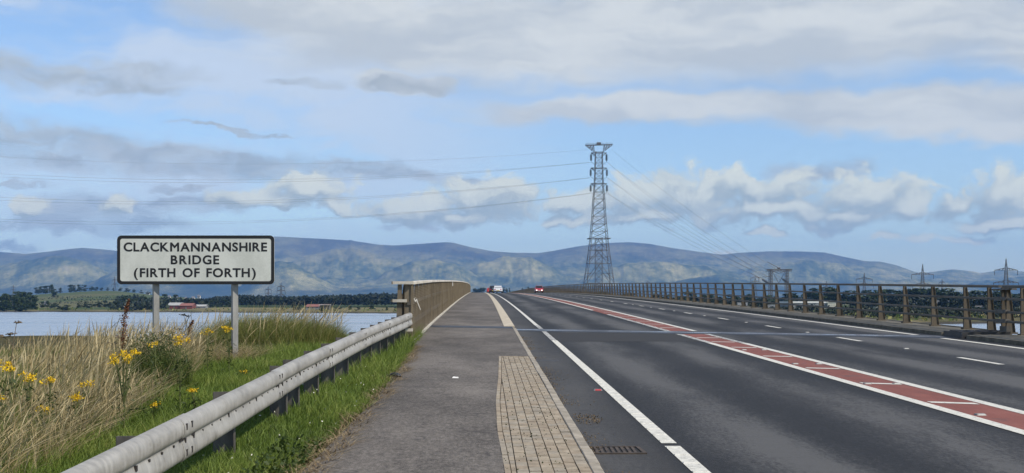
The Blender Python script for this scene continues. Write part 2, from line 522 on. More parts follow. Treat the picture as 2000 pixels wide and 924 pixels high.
def m_land(g, b):
    p = pos(g)
    br = g.noise(g.v('MULTIPLY', p, (0.0030, 0.0016, 0)), 1.0, 4, 0.5)
    vr = g.n('ShaderNodeTexVoronoi', feature='F1'); g.put(vr.inputs['Vector'], g.v('MULTIPLY', p, (0.0062, 0.0026, 0))); vr.inputs['Scale'].default_value = 1.0
    fld = g.xyz(vr.outputs['Color'])[0]
    f = g.noise(p, 0.05, 6, 0.7)
    c = g.ramp(g.m('ADD', g.m('MULTIPLY', fld, 0.72), g.m('MULTIPLY', f, 0.28)),
               [(0.15, (0.045, 0.070, 0.022)), (0.42, (0.070, 0.090, 0.032)), (0.66, (0.115, 0.112, 0.050)), (0.9, (0.21, 0.175, 0.09))])
    # bare strand, reeds and grass by the water
    z = g.xyz(p)[2]
    sh = g.step(z, WATER + 2.2, WATER + 0.8)
    c = g.mix(sh, c, g.mix(g.step(f, 0.35, 0.65), (0.060, 0.062, 0.024), (0.165, 0.140, 0.070)))
    c = g.mix(g.step(z, WATER + 0.75, WATER + 0.35), c, (0.050, 0.045, 0.034))
    g.put(b.inputs['Base Color'], c)
M_land = mat('far_land', m_land, rough=0.95, spec=0.1)

def m_hill(g, b):
    p = pos(g); z = g.xyz(p)[2]
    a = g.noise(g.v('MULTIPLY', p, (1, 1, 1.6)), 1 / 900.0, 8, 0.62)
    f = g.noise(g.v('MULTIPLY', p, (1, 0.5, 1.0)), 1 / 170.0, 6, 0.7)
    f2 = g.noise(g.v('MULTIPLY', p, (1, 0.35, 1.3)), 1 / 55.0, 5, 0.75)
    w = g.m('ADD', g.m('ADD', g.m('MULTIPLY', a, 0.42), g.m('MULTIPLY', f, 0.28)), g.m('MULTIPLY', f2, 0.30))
    c = g.ramp(w, [(0.38, (0.020, 0.030, 0.018)), (0.46, (0.070, 0.082, 0.030)), (0.515, (0.17, 0.165, 0.060)), (0.60, (0.37, 0.32, 0.14))])  # dark and bright patches also stand in for cloud shadow and sunlit slopes
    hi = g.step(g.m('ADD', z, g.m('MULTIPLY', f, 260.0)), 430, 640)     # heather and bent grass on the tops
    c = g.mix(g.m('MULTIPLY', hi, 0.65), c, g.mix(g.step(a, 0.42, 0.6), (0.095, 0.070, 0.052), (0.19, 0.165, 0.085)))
    lo = g.m('MULTIPLY', g.step(g.m('ADD', z, g.m('MULTIPLY', a, 420.0)), 390, 280), g.step(f, 0.3, 0.55))   # plantations and gorse low down, doubling as painted cloud shadow
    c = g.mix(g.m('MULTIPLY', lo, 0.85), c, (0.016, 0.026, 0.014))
    sc = g.m('MULTIPLY', g.step(f, 0.63, 0.70), g.step(z, 420, 260))
    c = g.mix(g.m('MULTIPLY', sc, 0.5), c, (0.24, 0.19, 0.17))          # scree
    g.put(b.inputs['Base Color'], c)
M_hill = mat('hill_grass_cloud_shade', m_hill, rough=1.0, spec=0.05)

def leafy(name, cols, attr='rnd', trans=0.25):
    def fn(g, b):
        a = g.n('ShaderNodeAttribute'); a.attribute_name = attr
        n = len(cols)
        g.put(b.inputs['Base Color'], g.ramp(a.outputs['Fac'], [(i / (n - 1), c) for i, c in enumerate(cols)]))
        b.inputs['Subsurface Weight'].default_value = 0.0
        t = g.t
        tr = g.n('ShaderNodeBsdfTranslucent'); t.links.new(b.inputs['Base Color'].links[0].from_socket, tr.inputs[0])
        mx = g.n('ShaderNodeMixShader'); mx.inputs[0].default_value = trans
        t.links.new(b.outputs[0], mx.inputs[1]); t.links.new(tr.outputs[0], mx.inputs[2])
        t.links.new(mx.outputs[0], t.nodes['Material Output'].inputs[0])
    return mat(name, fn, rough=0.6, spec=0.3)
M_grass = leafy('green_grass', [(0.060, 0.100, 0.014), (0.115, 0.175, 0.024), (0.18, 0.235, 0.040), (0.26, 0.29, 0.075), (0.40, 0.35, 0.15)])
M_dry = leafy('dry_grass', [(0.15, 0.110, 0.048), (0.29, 0.225, 0.108), (0.43, 0.350, 0.19), (0.57, 0.49, 0.30)])
M_rough = leafy('rough_grass', [(0.050, 0.085, 0.014), (0.085, 0.125, 0.022), (0.13, 0.165, 0.034), (0.21, 0.21, 0.06), (0.34, 0.28, 0.11)])
M_shrub = leafy('shrub_leaves', [(0.018, 0.034, 0.006), (0.034, 0.058, 0.010), (0.062, 0.090, 0.018)])
M_tree = leafy('tree_leaves', [(0.016, 0.030, 0.010), (0.028, 0.048, 0.014), (0.046, 0.070, 0.022)], trans=0.15)
M_wood = leafy('woodland_leaves', [(0.008, 0.014, 0.007), (0.014, 0.023, 0.010), (0.025, 0.036, 0.014)], trans=0.1)
M_bark = weathered('bark', (0.06, 0.048, 0.036), (0.13, 0.11, 0.085), 1.0, 0.95)
M_yellow = leafy('ragwort_petals', [(0.55, 0.33, 0.008), (0.72, 0.47, 0.012), (0.80, 0.58, 0.03)], trans=0.2)
M_stem = weathered('green_stem', (0.06, 0.08, 0.02), (0.12, 0.13, 0.04), 20.0, 0.8)
M_dock = leafy('dock_seeds', [(0.07, 0.026, 0.012), (0.125, 0.048, 0.020), (0.19, 0.085, 0.035)], trans=0.1)
M_deadstem = weathered('dead_stem', (0.06, 0.045, 0.030), (0.17, 0.13, 0.085), 15.0, 0.9)
M_clover = mat('clover_white', color=(0.72, 0.70, 0.62), rough=0.8)
M_litter = leafy('dead_litter', [(0.10, 0.065, 0.030), (0.20, 0.145, 0.075), (0.33, 0.26, 0.15)], trans=0.0)

def m_galv(g, b):
    p = pos(g)
    n = g.noise(g.v('MULTIPLY', p, (1, 0.35, 1)), 4.0, 6, 0.65); n2 = g.noise(g.v('MULTIPLY', p, (6, 22, 6)), 1.0, 4, 0.7)
    w = g.m('ADD', g.m('MULTIPLY', n, 0.55), g.m('MULTIPLY', n2, 0.45))
    c = g.ramp(w, [(0.34, (0.185, 0.171, 0.146)), (0.48, (0.32, 0.306, 0.272)), (0.64, (0.44, 0.428, 0.392))])
    dirt = g.step(g.noise(g.v('MULTIPLY', p, (1, 0.5, 1)), 2.1, 5, 0.7), 0.55, 0.72)
    c = g.mix(g.m('MULTIPLY', dirt, 0.4), c, (0.24, 0.20, 0.145))
    g.put(b.inputs['Base Color'], c)
    g.put(b.inputs['Roughness'], g.lin(n2, 0.3, 0.7, 0.42, 0.66))
    bump(g, b, n2, 0.12, 0.004)
M_galv = mat('weathered_galvanised', m_galv, metal=0.25, rough=0.5)
M_post = weathered('dark_rail_post', (0.060, 0.054, 0.046), (0.135, 0.123, 0.106), 6.0, 0.6, metal=0.1, streak=(1, 1, 0.25))
M_bolt_slot = mat('dark_bolt_and_slot', color=(0.022, 0.018, 0.015), rough=0.7)
M_par = weathered('parapet_brown', (0.060, 0.048, 0.033), (0.135, 0.108, 0.074), 2.5, 0.75, streak=(1, 1, 0.5))
M_endpost = weathered('end_post_tan', (0.110, 0.088, 0.058), (0.22, 0.18, 0.125), 3.0, 0.8, streak=(1, 1, .3))
M_par_rail = weathered('parapet_rail', (0.050, 0.045, 0.036), (0.115, 0.104, 0.086), 2.0, 0.6, streak=(1, 0.3, 1))
M_mesh = weathered('parapet_mesh_wire', (0.115, 0.090, 0.055), (0.225, 0.182, 0.118), 1.2, 0.7)
M_alu = weathered('pale_handrail', (0.40, 0.365, 0.30), (0.62, 0.585, 0.50), 3.0, 0.6, streak=(1, 0.4, 1))
M_signpost = weathered('grey_sign_post', (0.19, 0.19, 0.18), (0.30, 0.30, 0.285), 3.0, 0.55, metal=0.2, streak=(1, 1, 0.3))
def m_sign(g, b):
    p = pos(g)
    n = g.noise(g.v('MULTIPLY', p, (1.2, 1, 0.5)), 2.0, 6, 0.6); f = g.noise(p, 40, 3, 0.6)
    c = g.mix(g.step(g.m('ADD', g.m('MULTIPLY', n, 0.7), g.m('MULTIPLY', f, 0.3)), 0.36, 0.62), (0.515, 0.53, 0.48), (0.625, 0.64, 0.585))
    g.put(b.inputs['Base Color'], c)
M_sign = mat('sign_sheeting', m_sign, rough=0.45)
M_black = mat('sign_black', color=(0.010, 0.010, 0.011), rough=0.5)
M_steel = weathered('pylon_steel', (0.060, 0.059, 0.059), (0.115, 0.113, 0.112), 0.2, 0.75, metal=0.0)
M_steel2 = weathered('gantry_steel', (0.30, 0.31, 0.32), (0.46, 0.47, 0.48), 0.3, 0.6)
M_ins = mat('insulator_glass', color=(0.028, 0.032, 0.034), rough=0.35)
M_wire = mat('conductor', color=(0.12, 0.12, 0.125), rough=0.6)
M_rubber = mat('rubber', color=(0.016, 0.016, 0.017), rough=0.85)
M_glass = mat('car_glass', color=(0.012, 0.015, 0.018), rough=0.06, spec=0.7)
M_rim = mat('alloy_rim', color=(0.45, 0.45, 0.46), rough=0.3, metal=0.8)
M_plate_y = mat('plate_yellow', color=(0.75, 0.55, 0.05), rough=0.5)
M_plate_w = mat('plate_white', color=(0.75, 0.75, 0.72), rough=0.5)
M_tail = mat('tail_lamp', color=(0.45, 0.01, 0.012), rough=0.2)
def m_lamp(g, b):
    b.inputs['Emission Color'].default_value = (1.0, 0.93, 0.80, 1); b.inputs['Emission Strength'].default_value = 2.5
M_lamp = mat('head_lamp_lit', m_lamp, color=(0.8, 0.8, 0.78), rough=0.2)
def paint(name, c):
    def fn(g, b):
        b.inputs['Coat Weight'].default_value = 0.7; b.inputs['Coat Roughness'].default_value = 0.08
        n = g.noise(pos(g), 4.0, 4, 0.6)
        g.put(b.inputs['Base Color'], g.mix(g.step(n, 0.3, 0.7), c, tuple(v * 0.85 for v in c)))
    return mat(name, fn, rough=0.35)
M_carwhite = paint('car_white', (0.72, 0.73, 0.74)); M_carblack = paint('car_black', (0.016, 0.017, 0.02)); M_carred = paint('car_red', (0.40, 0.018, 0.028))
M_carred2 = paint('car_orange_red', (0.50, 0.045, 0.025))

# ------------------------------------------------------------------ the estuary, land and hills
obj('estuary_water', gridmesh('estuary_water', np.array([[(-8200, -120, WATER), (8200, -120, WATER)], [(-8200, 8600, WATER), (8200, 8600, WATER)]], float), M_water, False), kind='structure')

SHX = [-9000, -1500, -900, 0, 400, 800, 1000, 1300, 1500, 1640, 1700, 1740, 1800, 2000, 2300, 9000]
SHY = [606, 606, 607, 609, 610.5, 612.5, 614, 615, 620, 626, 631, 634, 633.5, 631.5, 634, 634]
def land_z(px, Y, ysh):
    """height of the far land; px = bearing as a pixel column, Y distance, ysh = shore distance"""
    d = Y - ysh
    z = WATER + 0.15 + 1.1 * np.clip(d / 25.0, 0, 1) ** 0.7 + 1.2 * np.clip((d - 25) / 120.0, 0, 1) + np.clip(d - 150, 0, None) * 0.0012
    z = z + (fbm(px / 40.0, Y / 60.0, 4, 3) - 0.5) * 0.8 * np.clip(d / 30, 0, 1)
    # low farmed ridge on the left, bank beyond the bridge in the middle
    rid = np.exp(-((px - 190) / 150.0) ** 2) * 19.0 + np.exp(-((px - 20) / 90.0) ** 2) * 7 + np.exp(-((px - 420) / 160.0) ** 2) * 6
    z = z + rid * np.clip((Y - 1080) / 800.0, 0, 1) ** 1.0 * (0.92 + 0.16 * fbm(px / 60.0, Y / 300.0, 3, 9))
    z = z + np.exp(-((px - 1020) / 70.0) ** 2) * 22.0 * np.clip((Y - 1500) / 500.0, 0, 1)
    return z
pxs = np.concatenate([np.linspace(-1500, -60, 60), np.linspace(-50, 2050, 330), np.linspace(2060, 3300, 60)])
ysh = 2500 * (EYE - WATER) / (np.interp(pxs, SHX, SHY) + (fbm(pxs / 25.0, pxs * 0, 4, 5) - 0.5) * 1.6 - 592)
ts = np.concatenate([np.linspace(0, 0.03, 10) ** 1.0, np.linspace(0.036, 0.3, 46), np.linspace(0.33, 1, 18)])
PX, T = np.meshgrid(pxs, ts)
YS = np.broadcast_to(ysh, PX.shape)
YY = YS - 3 + (8700 - YS) * T ** 1.2
ZZ = land_z(PX, YY, YS); ZZ[0] = WATER - 0.3
P = np.stack([(PX - 948) / 2500 * YY, YY, ZZ], -1)
obj('far_shore', gridmesh('far_shore', P, M_land), kind='structure')

def far_ground(px, Y):
    a = np.array([float(px)]); s = 2500 * (EYE - WATER) / (np.interp(a, SHX, SHY) - 592)
    return float(land_z(a, np.array([float(Y)]), s)[0])
def y_of_row(px, py):
    """distance at which the far land lies on this sight line (nearest hit)"""
    s = float(2500 * (EYE - WATER) / (np.interp(px, SHX, SHY) - 592))
    Y = s + 2
    while Y < 6000:
        if 592 + 2500 * (EYE - far_ground(px, Y)) / Y <= py: return Y
        Y *= 1.01
    return Y

SKX = [-900, -600, -300, -100, 0, 50, 90, 130, 160, 200, 228, 300, 400, 470, 540, 580, 640, 680, 684, 690, 740, 770, 800, 840, 870, 885, 920, 960, 1000, 1050, 1080, 1130, 1180, 1230, 1270, 1310, 1370, 1410, 1440, 1500, 1560, 1610, 1650, 1690, 1720, 1750, 1790, 1800, 1820, 1860, 1900, 1915, 1940, 1960, 1990, 2050, 2200, 2500, 2800]
SKY_ = [520, 500, 510, 490, 492, 496, 492, 487, 484, 487, 490, 482, 470, 464, 462, 464, 467, 469.5, 468.6, 470.5, 478, 479.5, 477.5, 475, 473, 474, 483, 490.5, 493.5, 494.5, 490, 481, 475, 473, 476.5, 484, 492.5, 497.5, 494, 491, 491, 493, 502, 510, 511, 518, 532, 533.5, 531, 526, 530, 533.5, 530, 527, 530, 533, 520, 510, 530]
FOOT = 580.0
SPURS = [  # crest line in pixel columns/rows, depth, width in depth
    ([(840, 578), (880, 545), (930, 514), (985, 502), (1040, 503), (1085, 520), (1140, 556), (1175, 578)], 0.50, 0.17),
    ([(450, 575), (500, 530), (545, 510), (575, 512), (610, 530), (650, 556), (700, 577)], 0.26, 0.15),
    ([(500, 560), (590, 500), (650, 486), (700, 486), (760, 505), (830, 528), (930, 572)], 0.62, 0.15),
    ([(680, 575), (740, 535), (800, 512), (850, 508), (900, 520), (960, 560)], 0.40, 0.14),
    ([(1090, 575), (1150, 535), (1230, 515), (1300, 511), (1380, 519), (1480, 545), (1580, 575)], 0.42, 0.16),
    ([(1250, 578), (1330, 545), (1400, 536), (1460, 548), (1540, 577)], 0.22, 0.12),
    ([(1380, 560), (1480, 520), (1570, 508), (1640, 516), (1720, 545), (1800, 574)], 0.62, 0.15),
    ([(1560, 578), (1680, 550), (1780, 545), (1860, 552), (1960, 577)], 0.35, 0.15),
    ([(-300, 560), (-100, 530), (0, 518), (70, 506), (120, 500), (170, 512), (220, 540), (270, 572)], 0.45, 0.17),
    ([(130, 577), (200, 540), (270, 520), (350, 518), (430, 535), (500, 572)], 0.32, 0.15),
    ([(1840, 570), (1920, 548), (2000, 540), (2100, 545), (2300, 570)], 0.5, 0.16),
]
hp = np.concatenate([np.linspace(-900, -20, 70), np.linspace(-12, 2012, 900), np.linspace(2020, 2800, 60)])
ht = np.linspace(0, 1, 180)
HX, HT = np.meshgrid(hp, ht)
sky_e = FOOT - np.interp(HX, SKX, SKY_)
wx = HX + 60 * (fbm(HX / 90.0, HT * 3, 4, 21) - 0.5)
rg = ridged(wx / 75.0, HT * 1.6 + 3, 6, 31)
big = ridged(wx / 210.0, HT * 1.1 + 8, 4, 41)
E = sky_e * (HT ** 0.85) * (1 - (1 - HT) ** 0.8 * (0.16 + 0.85 * (1 - big) + 0.50 * (1 - rg)))
for line, t0, w in SPURS:
    lx = [a for a, _ in line]; ly = [FOOT - b for _, b in line]
    wob = HX + 26 * (fbm(HX / 50.0, HT * 4, 4, 51) - 0.5)
    h = np.interp(wob, lx, ly, left=-5, right=-5)
    prof = np.exp(-((HT - t0) / w) ** 2) * np.where(HT < t0, 1.0, 1.0)
    s = h * prof * (1 - 0.60 * np.abs(HT - t0) / w * (1 - rg))
    s = s + (ridged(HX / 30.0 + HT * 4, HT * 5, 4, 57) - .6) * 5.0 * np.clip(s / 30, 0, 1)
    E = np.where(s > E, s, E) + 0.12 * np.minimum(np.maximum(s, 0), np.maximum(E, 0)) * (HT < 0.9) * 0
E = E + (fbm(HX / 16.0, HT * 14, 4, 61) - 0.5) * 5.0 * np.clip(HT * 3, 0, 1) * np.clip((1 - HT) * 6, 0, 1)
E = np.minimum(E, sky_e * 0.995 + 0.2 * HT)
E[-1] = sky_e[-1]
RR = 8600 + 4200 * HT + 500 * (fbm(HX / 300.0, HT * 0, 3, 71) - 0.5)
HZ = EYE + (592 - (FOOT - E)) / 2500 * RR
HZ[0] = -8
H3 = np.stack([(HX - 948) / 2500 * RR, RR, HZ], -1)
back = H3[-1:].copy(); back[..., 1] += 1300; back[..., 0] *= 1.08; back[..., 2] = -8
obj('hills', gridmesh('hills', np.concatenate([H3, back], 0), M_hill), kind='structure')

# the air: pale haze that turns the hills blue
hz = MB().box(-9800, 9800, -200, 14900, -9.5, 700)
def haze_mat():
    m = bpy.data.materials.new('haze_air'); m.use_nodes = True
    t = m.node_tree; t.nodes.clear()
    o = t.nodes.new('ShaderNodeOutputMaterial'); v = t.nodes.new('ShaderNodeVolumePrincipled')
    v.inputs['Color'].default_value = (0.22, 0.49, 1.0, 1)
    v.inputs['Density'].default_value = 6.7e-5
    v.inputs['Anisotropy'].default_value = 0.0
    t.links.new(v.outputs[0], o.inputs['Volume'])
    return m
hz.build('haze', haze_mat(), label='pale blue haze in the air over the estuary', cat='haze', kind='stuff')

# ------------------------------------------------------------------ near ground
EDX = [-60, -40, -20, -12, -9, -7, -5, -3, -1.5]
EDY = [12, 15, 19, 24, 27.5, 31, 32.5, 33.5, 35]
def verge_z(X, Y):
    z = 0.02 * Y - 2.27e-5 * Y * Y + 0.02
    z = z - 0.035 * np.clip(-4.3 - X, 0, 40) + 0.09 * (fbm(X * 0.8 + 9, Y * 0.8, 3, 81) - 0.5) * np.clip((-1.7 - X) / 0.8, 0, 1)
    z = z - 0.035 * np.clip((X + 1.9) / 0.4, 0, 1)
    d = Y - np.interp(X, EDX, EDY)
    return np.maximum(z - 0.55 * np.clip(d, 0, None), WATER + 0.25)
gx = np.concatenate([np.linspace(-60, -14, 24), np.linspace(-13.6, -1.2, 90)])
gy = np.concatenate([np.linspace(-20, 4, 10), np.linspace(4.5, 46, 130)])
GX, GY = np.meshgrid(gx, gy)
obj('grass_verge', gridmesh('grass_verge', np.stack([GX, GY, verge_z(GX, GY)], -1), M_soil), kind='structure')
def vz(x, y): return float(verge_z(np.array([x]), np.array([y]))[0])

# salt marsh below the embankment
mx = np.linspace(-420, 0, 90); my = np.linspace(0, 1, 60)
MX, MT = np.meshgrid(mx, my)
shore = np.interp(MX, [-420, -200, -110, -60, -40, -25, -10, 0], [235, 232, 226, 214, 150, 90, 55, 44]) + 5 * (fbm(MX / 14.0, MX * 0, 4, 91) - 0.5)
MY = 18 + (shore - 18) * MT
MZ = WATER + 0.55 + 0.5 * (fbm(MX / 9.0, MY / 9.0, 4, 92) - 0.5)
MZ[-1] = WATER - 0.25
obj('salt_marsh', gridmesh('salt_marsh', np.stack([MX, MY, MZ], -1), M_marsh), kind='structure')
# ------------------------------------------------------------------ road, path, deck
YR = np.concatenate([np.arange(-20, 60, 2.0), np.arange(60, 700, 8.0)])
def sheet(name, fl, fr, ys, dz, m, parent=None, n=1, **tags):
    ys = list(ys); rows = []
    for y in ys:
        a, b = fl(y), fr(y)
        rows.append([(a + (b - a) * i / n, y, zp(y) + dz) for i in range(n + 1)])
    return obj(name, gridmesh(name, np.array(rows, float), m, False), parent, **tags)
K = lambda c: (lambda y: c)
def span(a, b, step=2.0):
    n = max(1, int(math.ceil((b - a) / step)))
    return [a + (b - a) * i / n for i in range(n + 1)]
YJ = lambda x: 41.2 - 0.42 * (x + 1.5)        # skewed movement joint
PATH_UP = 0.06
pl = lambda y: float(np.interp(y, [-20, 9, 16, 22, 27, 30, 44, 69, 100], [-1.42, -1.46, -1.40, -1.47, -1.57, -1.67, -1.79, -1.88, -1.97]))
pb = lambda y: float(np.interp(y, [-20, 9, 10.5, 13, 16, 20, 25.2], [0.18, 0.16, 0.150, 0.118, 0.128, 0.20, 0.265]))
PATCH_END = 25.2

sheet('road', K(0.955), K(12.78), YR, 0.0, M_road, kind='structure', n=2)
path_r = empty('footpath', kind='structure')
sheet('path_surface', pl, lambda y: pb(y) + 0.002, span(-20, PATCH_END, 0.8), PATH_UP, M_path, path_r, n=3)
sheet('path_surface', pl, K(0.852), span(PATCH_END, 41.0, 0.8), PATH_UP, M_path, path_r, n=3)
sheet('path_surface', pl, K(0.602), span(41.0, 690, 6), PATH_UP, M_path, path_r, n=3)
# day joint across the footway and two patch seams
for ya, dz in ((28.2, 0.003), (34.9, 0.003)):
    sheet('seam', pl if ya < 30 else (lambda y: -1.0), K(0.84) if ya < 30 else K(0.1), [ya, ya + (0.045 if ya < 30 else 0.10)], PATH_UP + dz, M_bitumen, path_r)

# kerbstones (each 915 mm), then the wide concrete kerb of the deck
kerb = empty('kerb', kind='structure')
km = []
for k in range(4):
    mb = MB()
    j = [random.uniform(-0.004, 0.004) for _ in range(4)]
    mb.hexa([(0.852, 0.004, -0.12), (0.962 + j[0], 0.004, -0.12), (0.962 + j[1], 0.909, -0.12), (0.852, 0.909, -0.12),
             (0.853, 0.004, 0.064), (0.950 + j[0], 0.004, 0.062), (0.950 + j[1], 0.909, 0.062), (0.853, 0.909, 0.064)])
    me = mb.mesh('kerbstone', M_kerb)
    bm = bmesh.new(); bm.from_mesh(me); bmesh.ops.bevel(bm, geom=[e for e in bm.edges], offset=0.008, segments=1, affect='EDGES'); bm.to_mesh(me); bm.free()
    km.append(me)
y = -9.5
while y < 39.2:
    o = obj('kerbstone', random.choice(km), kerb); o.location = (random.uniform(-0.004, 0.004), y, zp(y) + random.uniform(-0.004, 0.004))
    o.rotation_euler = (math.atan(0.02 - 2 * 2.27e-5 * y), 0, random.uniform(-0.003, 0.003))
    y += 0.915
dk = MB()
dk.ext([(0.60, -0.1), (0.955, -0.1), (0.945, 0.066), (0.60, 0.070)], span(41.35, 690, 6), K(0), zp)
dk.build('deck_kerb', M_deckkerb, kerb)

# block paving beside the kerb: 300 blocks single, the rest in one
patch = empty('block_paving', kind='structure')
sheet('joint_sand', pb, K(0.852), span(-8, PATCH_END, 0.8), PATH_UP - 0.012, M_joints, patch)
bm_ = []
for k in range(9):
    mb = MB(); t = random.uniform(-0.0015, 0.0015); u = random.uniform(-0.0015, 0.0015)
    mb.hexa([(0.002, 0.002, -0.06), (0.098, 0.002, -0.06), (0.098, 0.198, -0.06), (0.002, 0.198, -0.06),
             (0.0045, 0.0035, t), (0.0955, 0.0035, -t + u), (0.0955, 0.1965, -t), (0.0045, 0.1965, t - u)])
    bm_.append(mb.mesh('paving_block', M_block[k % 3]))
blocks = []; cuts = []
for j in range(7):
    y = -7.0 + (j % 2) * 0.1
    while y < PATCH_END - 0.2:
        x1 = 0.850 - 0.1 * j; x0 = x1 - 0.1
        e_ = max(pb(y), pb(y + .2)) + 0.055
        if x0 > e_: blocks.append((x0, y))
        elif x1 - .02 > e_: cuts.append((e_, x1, y))
        y += 0.2
vis = [b for b in blocks if b[1] > 10.2]; vis.sort(key=lambda b: b[1])
single = set(vis[:300]); rest = MB()
for b in blocks:
    dz = random.uniform(-0.003, 0.003)
    if b in single:
        o = obj('paving_block', random.choice(bm_), patch); o.location = (b[0], b[1], zp(b[1]) + PATH_UP + dz - 0.001)
        o.rotation_euler = (0.019, 0, 0)
    else:
        z = zp(b[1]) + PATH_UP + dz - 0.001; rest.m = random.randrange(3)
        rest.hexa([(b[0] + (0.002 if i in (0, 3) else 0.098) , b[1] + (0.002 if i < 2 else 0.198), z - 0.05) for i in range(4)] +
                  [(b[0] + (0.0045 if i in (0, 3) else 0.0955), b[1] + (0.0035 if i < 2 else 0.1965), z + (0 if i < 2 else 0.0035)) for i in range(4)])
for e_, x1, y in cuts:
    z = zp(y) + PATH_UP + random.uniform(-.003, .002); rest.m = random.randrange(3)
    rest.hexa([(e_, y + .003, z - .05), (x1 - .003, y + .003, z - .05), (x1 - .003, y + .197, z - .05), (e_, y + .197, z - .05), (e_ + .002, y + .004, z), (x1 - .005, y + .004, z), (x1 - .005, y + .196, z + .0035), (e_ + .002, y + .196, z + .0035)])
rest.build('paving_blocks', M_block, patch, kind='stuff')
y = -7.0                                           # edging course along the left of the patch
while y < PATCH_END - 0.1:
    L = min(random.uniform(0.55, 0.62), PATCH_END - y)
    a, b = pb(y), pb(y + L); z0, z1 = zp(y) + PATH_UP, zp(y + L) + PATH_UP; e = random.uniform(0.001, 0.007)
    MB().hexa([(a, y + .004, z0 - .06), (a + .052, y + .004, z0 - .06), (b + .052, y + L - .004, z1 - .06), (b, y + L - .004, z1 - .06),
               (a + .002, y + .004, z0 + e), (a + .05, y + .004, z0 + e), (b + .05, y + L - .004, z1 + e), (b + .002, y + L - .004, z1 + e)]).build('edging_stone', M_block[random.randrange(3)], patch)
    y += L
z0 = zp(PATCH_END) + PATH_UP
MB().box(0.27, 0.850, PATCH_END - 0.004, PATCH_END + 0.06, z0 - .06, z0 + .004).build('edging_stone', M_block[0], patch)

# movement joint across path, road and verge
jt = empty('movement_joint', kind='structure')
def skew(name, xa, xb, w0, w1, dz, m, up):
    n = 10; rows = []
    for w in (w0, w1):
        rows.append([(xa + (xb - xa) * i / n, YJ(xa + (xb - xa) * i / n) + w, zp(YJ(xa + (xb - xa) * i / n) + w) + up + dz) for i in range(n + 1)])
    return obj(name, gridmesh(name, np.array(rows, float), m, False), jt)
skew('footway_plate', -2.0, 0.86, -0.65, 0.75, 0.005, M_bitumen, PATH_UP)
skew('nosing', 0.97, 12.75, -1.15, -0.28, 0.005, M_bitumen, 0)
skew('seal', 0.97, 12.75, -0.28, 0.20, 0.007, M_joint, 0)
skew('nosing', 0.97, 12.75, 0.20, 0.8, 0.005, M_bitumen, 0)
mb = MB(); yj = YJ(13.2)
mb.box(12.70, 14.0, yj - 0.9, yj + 0.45, zp(yj) - 0.02, zp(yj) + 0.16)
mb.box(12.72, 13.9, yj - 0.5, yj + 0.05, zp(yj) + 0.16, zp(yj) + 0.19)
mb.build('verge_cover', M_bitumen, jt)

# right-hand verge with its own kerb
vg = empty('concrete_verge', kind='structure')
for a, b in ((-20, YJ(13.2) - 0.95), (YJ(13.2) + 0.5, 690)):
    MB().ext([(13.0, -0.2), (14.62, -0.2), (14.62, 0.13), (14.50, 0.13), (14.48, 0.105), (13.0, 0.105)], span(a, b, 5), K(0), zp).build('verge_slab', M_verge, vg)
y = -9.0
rk = MB().hexa([(12.76, 0.004, -0.12), (12.998, 0.004, -0.12), (12.998, 0.909, -0.12), (12.76, 0.909, -0.12), (12.775, 0.004, 0.10), (12.998, 0.004, 0.11), (12.998, 0.909, 0.11), (12.775, 0.909, 0.10)]).mesh('kerbstone', M_kerbr)
while y < 120:
    if not (YJ(13.2) - 1.85 < y < YJ(13.2) + 0.45):
        o = obj('kerbstone', rk, vg); o.location = (random.uniform(-0.005, 0.005), y, zp(y) + random.uniform(-0.004, 0.004)); o.rotation_euler = (math.atan(0.02 - 2 * 2.27e-5 * y), 0, 0)
    y += 0.915
MB().ext([(12.76, -0.12), (12.998, -0.12), (12.998, 0.11), (12.775, 0.10)], span(y, 690, 6), K(0), zp).build('kerb_line', M_kerbr, vg)
# deck and embankment under it all
MB().ext([(-2.62, -0.08), (-2.62, -0.55), (-0.6, -1.5), (13.4, -1.5), (15.1, -0.55), (15.1, -0.08)], span(31.2, 690, 6), K(0), zp).build('bridge_deck', M_deck, kind='structure')
MB().hexa([(-2.55, 30.9, -6), (15.0, 30.9, -6), (15.0, 42, -6), (-2.55, 42, -6), (-2.55, 30.9, 0.4), (15.0, 30.9, 0.4), (15.0, 42, 0.6), (-2.55, 42, 0.6)]).build('bridge_abutment', M_deck, kind='structure')
rows = []
for y in span(-20, 31, 3):
    rows.append([(14.6, y, zp(y) + 0.06), (16, y, zp(y) + 0.0), (26, y, WATER + 0.2), (60, y, WATER - 0.3)])
obj('right_embankment', gridmesh('right_embankment', np.array(rows, float), M_soil), kind='structure')

# ------------------------------------------------------------------ road markings
mk = empty('road_markings', kind='structure')
def line(name, x0, x1, y0, y1, m=M_white, dz=0.004, step=3.0):
    return sheet(name, K(x0), K(x1), span(y0, y1, step), dz, m, mk)
sheet('resurfaced_strip', K(1.86), K(5.46), span(32.4, 38.0, .8), .0025, mat('newer_asphalt', lambda g, b: (g.put(b.inputs['Base Color'], g.mix(g.noise(pos(g), 30.0, 4, .7), (.014, .014, .014), (.048, .047, .046)))), rough=.85, spec=.3), mk)
sheet('slot_drain', K(.985), K(1.42), [24.7, 24.82], .003, M_bitumen, mk)
sheet('crack_seal', K(1.0), K(1.6), [28.0, 28.06], .003, M_bitumen, mk)
sheet('crack_seal', K(6.6), K(9.3), [30.2, 30.26], .003, M_bitumen, mk)
